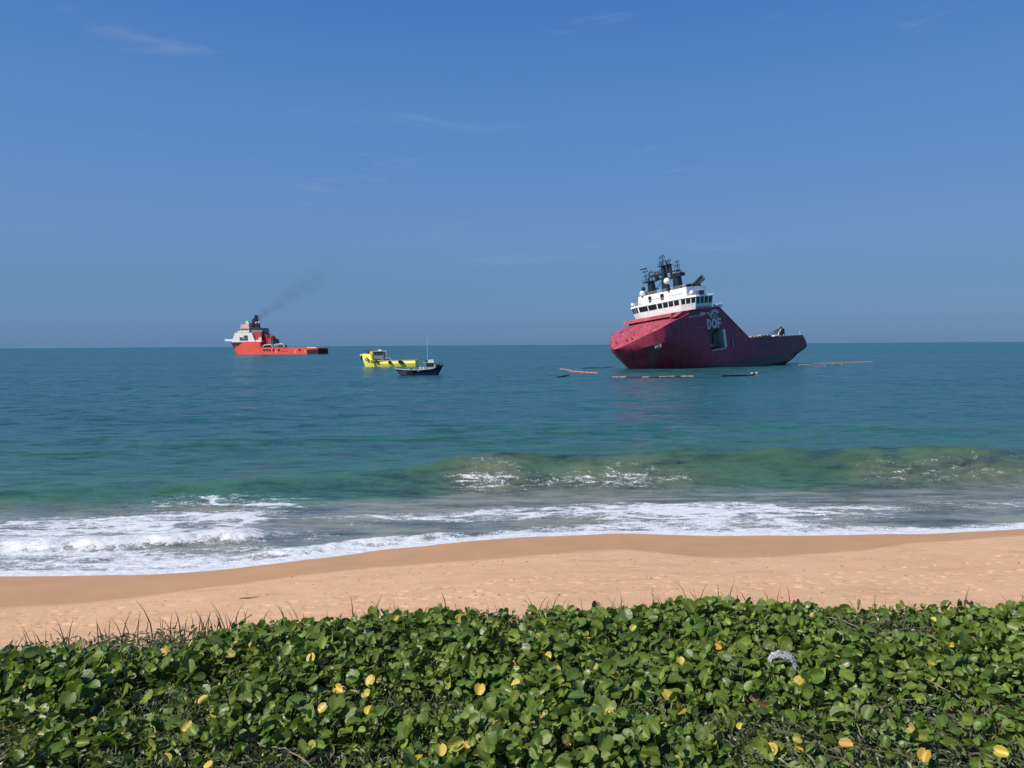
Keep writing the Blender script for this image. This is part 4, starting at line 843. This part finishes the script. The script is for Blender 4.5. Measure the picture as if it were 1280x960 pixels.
def gap(x, y):
    """density of the vine, 0..1: open patches where fine herbs show"""
    g = fbm(x*1.1 + 3, y*1.3, 83, 3)
    d = sstep(.32, .50, g)
    for (cx, cy, rx, ry) in ((1.25, 2.62, .55, .16), (1.6, 2.95, .35, .16), (.95, 2.85, .30, .12), (-.55, 2.62, .33, .17), (-.35, 3.02, .22, .10), (-1.55, 3.0, .16, .12), (.5, 2.98, .16, .09), (1.3, 2.48, .6, .1), (-.75, 3.1, .18, .07), (-1.2, 2.62, .15, .08)):
        d = d*(1 - .97*np.exp(-(((x-cx)/rx)**2+((y-cy)/ry)**2)))
    return np.clip(.04 + .96*d, 0, 1)
N = 88000
px = RNG.uniform(-4.6, 4.6, N); py = RNG.uniform(1.0, 4.35, N)
edge = veg_edge(px) + .10*(fbm(px*3, px*0, 85, 3)-.5)
ok = (py < edge) & (RNG.uniform(0, 1, N) < gap(px, py)); px, py = px[ok], py[ok]; n = len(px)
edgefade = np.clip((veg_edge(px)-py)/.25, 0, 1)
h = (.035 + .15*RNG.uniform(0, 1, n)**.8)*(.55+.45*gap(px, py)) + .10*(lump(px, py)-.5)*edgefade
h *= .62 + .38*edgefade
pz = PLAT + h
size = np.clip(.0335*np.exp(RNG.normal(0, .32, n)), .015, .064)
tilt = np.abs(RNG.normal(rad(46), rad(24), n)); az = RNG.uniform(0, 2*math.pi, n)
nrm = np.stack([np.sin(tilt)*np.cos(az) - .30, np.sin(tilt)*np.sin(az) - .26, np.cos(tilt) + .15], 1); nrm /= np.linalg.norm(nrm, axis=1)[:, None]
ra = RNG.uniform(0, 2*math.pi, n); a = np.stack([np.cos(ra), np.sin(ra), RNG.normal(.25, .3, n)], 1)
a -= nrm*(a*nrm).sum(1)[:, None]; a /= np.linalg.norm(a, axis=1)[:, None]; b = np.cross(nrm, a)
tint = greens[RNG.choice(7, n, p=gprob/gprob.sum())]*RNG.uniform(.62, 1.3, (n, 1))
rr = RNG.uniform(0, 1, n)
yl = [(-1.25,2.98),(-1.24,2.8),(-.9,3.35),(-.71,3.11),(-.58,3.0),(-.56,2.87),(-.4,3.38),(-.14,3.0),(-.16,2.66),(-.25,2.55),(.33,3.24),(.45,3.21),(.68,3.17),(.63,2.9),(.38,2.86),(.2,2.68),(.82,2.72),(.98,3.39),(1.24,3.35),(1.99,3.49),(1.0,2.69),(1.39,2.55),(1.67,2.53),(1.18,2.61),(-.01,3.07),(.08,2.77),(2.16,3.86),(-1.05,2.53),(-1.17,2.51),(1.88,3.34),(.05,3.37),(.2,3.26)]
ym = rr < .020; tint[ym] = yellows[RNG.integers(0, 4, ym.sum())]*.9
bmk = (rr > .02) & (rr < .055); tint[bmk] = browns[RNG.integers(0, 3, bmk.sum())]; pz[bmk] -= .05
# the 300 leaves nearest to the frame's bottom edge become parts of their own
inview = (np.abs(px) < .67*py + .02) & (py > 2.42) & (py < 2.95) & ~ym & ~bmk
score = np.where(inview, size/py*(pz-PLAT+.12), 0); big = np.argsort(-score)[:300-len(yl)]
isbig = np.zeros(n, bool); isbig[big] = True
vine = empty("creeping_vine", (0, 3.0, PLAT)); prop(vine, 'dense mat of glossy round-leaved green vine covering the dune top', 'plant')
var = RNG.integers(0, len(TPL), n)
Vs, Fs, Cs, off = [], [], [], 0
for k, (tv, tf) in enumerate(TPL):
    s = np.where((var == k) & ~isbig)[0]
    if len(s) == 0: continue
    L = tv[None]*size[s][:, None, None]
    W = L[:, :, 0:1]*a[s][:, None] + L[:, :, 1:2]*b[s][:, None] + L[:, :, 2:3]*nrm[s][:, None] + np.stack([px[s], py[s]-3.0, pz[s]-PLAT], 1)[:, None]
    nv = len(tv); Vs.append(W.reshape(-1, 3)); Fs.append((tf[None] + (np.arange(len(s))*nv)[:, None, None] + off).reshape(-1, 3)); off += nv*len(s)
    Cs.append((tint[s][:, None]*RIB[None, :, None]).reshape(-1, 3))
fol = npmesh("foliage", np.concatenate(Vs), np.concatenate(Fs), LEAF, vine); cattr(fol.data, 'tint', np.concatenate(Cs)); fol['kind'] = 'stuff'
leaf_meshes = {}
def leaf_obj(k, col, key, M4):
    if (k, key) not in leaf_meshes:
        tv, tf = TPL[k]; o = npmesh("leaf", tv, tf, LEAF, vine); cattr(o.data, 'tint', np.array(col)[None]*RIB[:, None]); leaf_meshes[(k, key)] = o.data
    else:
        o = bpy.data.objects.new("leaf", leaf_meshes[(k, key)]); COL.objects.link(o); o.parent = vine
    o.matrix_local = M4; return o
for i in np.where(isbig)[0]:
    key = int(RNG.choice(7, p=gprob/gprob.sum())); s = float(size[i])
    M4 = Matrix([[a[i][r]*s, b[i][r]*s, nrm[i][r]*s, (px[i], py[i]-3.0, pz[i]-PLAT)[r]] for r in range(3)] + [[0, 0, 0, 1]])
    leaf_obj(int(var[i]), greens[key], 'g%d' % key, M4)
for (x, y) in yl:
    s = random.uniform(.030, .046); nv_ = Vector((random.uniform(-.9, .7), random.uniform(-1.1, .3), 1)).normalized(); av = Vector((random.uniform(-1, 1), random.uniform(-.4, 1), .2)); av = (av - nv_*av.dot(nv_)).normalized(); bv = nv_.cross(av); key = random.randrange(4)
    M4 = Matrix([[av[r]*s, bv[r]*s, nv_[r]*s, (x, y-3.0, .135+random.uniform(0, .045))[r]] for r in range(3)] + [[0, 0, 0, 1]])
    leaf_obj(random.choice((1, 2, 5, 6, 4)), yellows[key], 'y%d' % key, M4)
STEM = paint("vine_stem_bark", (.16, .10, .06), .7, .3, 20); STEMP = paint("pale_dry_stem", (.28, .22, .15), .7, .2, 20)
for k in range(60):
    x = random.uniform(-2.4, 2.4); y = random.uniform(2.4, 3.8); az_ = random.uniform(0, 6.28); pts = []; hz = random.uniform(.05, .12); w_ = 0
    for j in range(22):
        pts.append((x, y-3.0, hz + .012*math.sin(j*.5+k))); x += .026*math.cos(az_); y += .026*math.sin(az_); w_ = .8*w_ + random.gauss(0, .07); az_ += w_; hz = min(.14, max(.02, hz + random.gauss(.001, .005)))
    MB().path(pts, [.0024]*22, 5).build("stem", STEM if k % 4 else STEMP, vine)
# petioles, joined
s = np.arange(0, n, 3); P1 = np.stack([px[s], py[s]-3, pz[s]-PLAT], 1); P0 = P1 + np.stack([RNG.normal(0, .02, len(s)), RNG.normal(0, .02, len(s)), -h[s]*.9], 1)
sd = np.array([.0016, 0, 0]); Vp = np.stack([P0-sd, P0+sd, P1+sd*.7, P1-sd*.7, P0+sd[[1, 0, 2]], P1+sd[[1, 0, 2]]*.7], 1).reshape(-1, 3); o6 = (np.arange(len(s))*6)[:, None]
Fp = np.concatenate([o6 + np.array([[0, 1, 2, 3]]), o6 + np.array([[0, 4, 5, 3]]), o6 + np.array([[4, 1, 2, 5]])])
pt = npmesh("petioles", Vp, Fp, LEAF, vine); cattr(pt.data, 'tint', np.repeat(np.array([[.13, .15, .05]]), len(Vp), 0)); pt['kind'] = 'stuff'

# fine herbs and dry litter between the vine leaves
def blades(name, cx, cy, cz, Lm, Wm, up, cols, seed, mat, label, cat):
    r = np.random.default_rng(seed); n = len(cx)
    d = np.stack([r.normal(0, 1, n), r.normal(0, 1, n), np.abs(r.normal(up, .5, n))], 1); d /= np.linalg.norm(d, axis=1)[:, None]
    sd = np.cross(d, np.stack([r.normal(0, 1, n), r.normal(0, 1, n), r.normal(0, .5, n)], 1)); sd /= np.linalg.norm(sd, axis=1)[:, None]
    L = Lm*r.uniform(.6, 1.4, n)[:, None]; W = Wm*r.uniform(.7, 1.3, n)[:, None]; P = np.stack([cx, cy, cz], 1); up3 = np.array([0, 0, 1.])
    V = np.stack([P - sd*W*.3, P + sd*W*.3, P + d*L*.5 + sd*W, P + d*L*.5 - sd*W, P + d*L - up3*L*.12], 1).reshape(-1, 3); o = (np.arange(n)*5)[:, None]
    F = np.concatenate([o + np.array([[0, 1, 2]]), o + np.array([[0, 2, 3]]), o + np.array([[3, 2, 4]])])
    ob = npmesh(name, V, F, mat); cattr(ob.data, 'tint', np.repeat(cols[r.integers(0, len(cols), n)]*r.uniform(.75, 1.25, (n, 1)), 5, 0)); prop(ob, label, cat, kind='stuff'); return ob
N2 = 150000; hx = RNG.uniform(-3.4, 3.4, N2); hy = RNG.uniform(2.0, 4.1, N2)
k = (hy < veg_edge(hx) - .02) & (RNG.uniform(0, 1, N2) < np.clip(1.18 - gap(hx, hy), .08, 1)); hx, hy = hx[k], hy[k]
blades("herb_carpet", hx, hy, PLAT + RNG.uniform(.005, .125, len(hx)), .032, .0042, .7, np.array([(.16, .20, .085), (.22, .25, .13), (.11, .15, .06), (.28, .26, .16), (.08, .10, .04)]), 3, LEAF, 'fine grey-green herbs filling the gaps in the vine', 'herbs')
N3 = 26000; hx = RNG.uniform(-3.4, 3.4, N3); hy = RNG.uniform(2.0, 4.2, N3); k = hy < veg_edge(hx) + .08; hx, hy = hx[k], hy[k]
blades("leaf_litter", hx, hy, PLAT + RNG.uniform(.0, .035, len(hx)), .035, .005, .15, np.array([(.20, .12, .07), (.10, .06, .035), (.30, .21, .13), (.05, .035, .022), (.36, .22, .16)]), 4, LEAF, 'dry brown litter lying under the vine', 'litter')
# spiky grass along the seaward edge
tuf = [(-2.39,3.62,5),(-2.28,3.72,4),(-2.09,3.70,6),(-1.94,3.84,5),(-1.77,3.86,8),(-1.63,3.88,9),(-1.54,3.88,7),(-1.42,3.88,4),(-1.17,3.92,5),(-.97,3.93,2),(-.74,4.0,4),(-.63,4.0,3),(-.3,4.06,2),(.08,4.04,3),(.22,4.04,3),(.4,4.04,5),(.59,4.05,6),(.8,4.1,4),(1.05,4.2,5),(1.27,4.16,7),(1.47,4.14,4),(1.99,4.05,2),(2.5,4.06,3),(2.79,4.06,4)]
Vg, Fg, Cg, of = [], [], [], 0
def grass_blade(x, y, z, L, w, lx, ly, col):
    global of
    pts = [(x + lx*L*t*t, y + ly*L*t*t, z + L*t*(1-.15*t)) for t in (0, .35, .7, 1)]
    for (p, ww) in zip(pts, (w, w*.85, w*.55, w*.1)): Vg.extend([(p[0]-ww, p[1], p[2]), (p[0]+ww, p[1]+ww*.5, p[2])])
    Fg.extend([(of+2*i, of+2*i+1, of+2*i+3, of+2*i+2) for i in range(3)]); Cg.extend([col]*8); of += 8
gc = [(.06, .075, .03), (.09, .08, .045), (.05, .05, .025), (.12, .10, .06)]
for (x, y, nb) in tuf:
    for j in range(nb): grass_blade(x + random.gauss(0, .05), y + .12 + random.gauss(0, .03), PLAT + .02, random.uniform(.13, .24), random.uniform(.002, .004), random.uniform(-.5, .35), random.uniform(-.3, .3), random.choice(gc))
for j in range(170):
    x = random.uniform(-3.2, 3.2); y = float(veg_edge(np.array([x]))[0]) - abs(random.gauss(0, .2)) + .06
    grass_blade(x, y, PLAT + .02, random.uniform(.10, .20), random.uniform(.0015, .003), random.uniform(-.5, .4), random.uniform(-.3, .3), random.choice(gc))
for j in range(200):
    x = random.uniform(-2.6, 2.6); y = random.uniform(2.4, 3.9); grass_blade(x, y, PLAT + .02, random.uniform(.10, .20), random.uniform(.0015, .003), random.uniform(-.7, .7), random.uniform(-.5, .5), random.choice(gc[:3] + [(.10, .15, .05)]))
gr = npmesh("dune_grass", Vg, Fg, LEAF, smooth=False); cattr(gr.data, 'tint', np.array(Cg)); prop(gr, 'thin dark spiky grass along the far edge of the vine', 'grass', kind='stuff')

# ------------------------------------------------------------------ small things
# crumpled clear plastic wrapper, half buried
m = Mat("clear_plastic"); nz = m.noise(70, 3, .6)
m.set(Base_Color=(.50, .51, .54), Roughness=.25); m.b.inputs['Transmission Weight'].default_value = .3; m.b.inputs['Alpha'].default_value = .9; m.set(Normal=m.bump(nz, .7, .01)); PL = m.m
V, F = [], []; n1, n2 = 22, 9; rr_ = random.Random(5)
for i in range(n1):
    t = i/(n1-1); ang = rad(155 - 200*t); c0 = Vector((math.cos(ang)*.058, -.02 - .03*t, math.sin(ang)*.05 - .03*max(0, t-.6))); u = Vector((math.cos(ang), 0, math.sin(ang))); w_ = Vector((.35*t, .6, .8 - .3*t)).normalized(); hw = .010 + .030*t**1.5
    for j in range(n2):
        q_ = -1 + 2*j/(n2-1); amp_ = .002 + .006*t; V.append(c0 + w_*q_*hw + u*(amp_*math.sin(j*2.4 + i*1.3) + rr_.gauss(0, amp_*.5)) + w_*rr_.gauss(0, .002))
F = [(i*n2+j, i*n2+j+1, (i+1)*n2+j+1, (i+1)*n2+j) for i in range(n1-1) for j in range(n2-1)]
pl = MB().add(V, F).build("plastic_wrapper", PL, smooth=20); pl.location = (1.145, 3.26, PLAT + .185); prop(pl, 'crumpled clear plastic wrapper arching up among the vine leaves', 'wrapper')
bm_ = bmesh.new(); bm_.from_mesh(pl.data); bmesh.ops.solidify(bm_, geom=bm_.faces[:], thickness=.0008); bm_.to_mesh(pl.data); bm_.free()
sc = MB().add([(-.012, 0, 0), (.012, .003, .003), (.010, .010, .010), (-.008, .009, .009)], [(0, 1, 2, 3)]).build("plastic_scrap", paint("blue_plastic", (.05, .08, .22), .4, .1, 9)); sc.location = (.965, 3.35, PLAT + .17)
bm_ = bmesh.new(); bm_.from_mesh(sc.data); bmesh.ops.solidify(bm_, geom=bm_.faces[:], thickness=.002); bm_.to_mesh(sc.data); bm_.free()
prop(sc, 'tiny dark blue plastic scrap lying among the leaves', 'litter')
pts = [(-.62, .02, .03), (-.3, .0, .05), (0, -.03, .045), (.3, -.02, .07), (.62, .05, .05)]
st = MB().path(pts, [.016, .024, .022, .018, .008], 7).build("driftwood_stick", paint("dark_driftwood", (.10, .06, .04), .85, .3, 8)); gzs = float(ground_z(np.array([-8.2]), np.array([23.5]))[0]); st.location = (-8.2, 23.5, gzs); st.scale = (.48, .7, .7); st.rotation_euler = (0, 0, rad(8)); prop(st, 'dark thin driftwood stick lying on the dry sand', 'driftwood')

# scattered twigs, shells and weed on the dry sand
N4 = 420; dx = RNG.normal(0, 12, N4); dy = RNG.uniform(19.5, 29, N4); k = np.array([y < wet_line(x) - .1 for x, y in zip(dx, dy)]); dx, dy = dx[k], dy[k]
blades("beach_debris", dx, dy, ground_z(dx, dy) + .012, .07, .012, .1, np.array([(.06, .04, .03), (.12, .075, .05), (.20, .13, .08), (.55, .48, .40), (.05, .05, .04)]), 6, LEAF, 'scattered dark twigs and weed bits on the dry sand', 'debris')
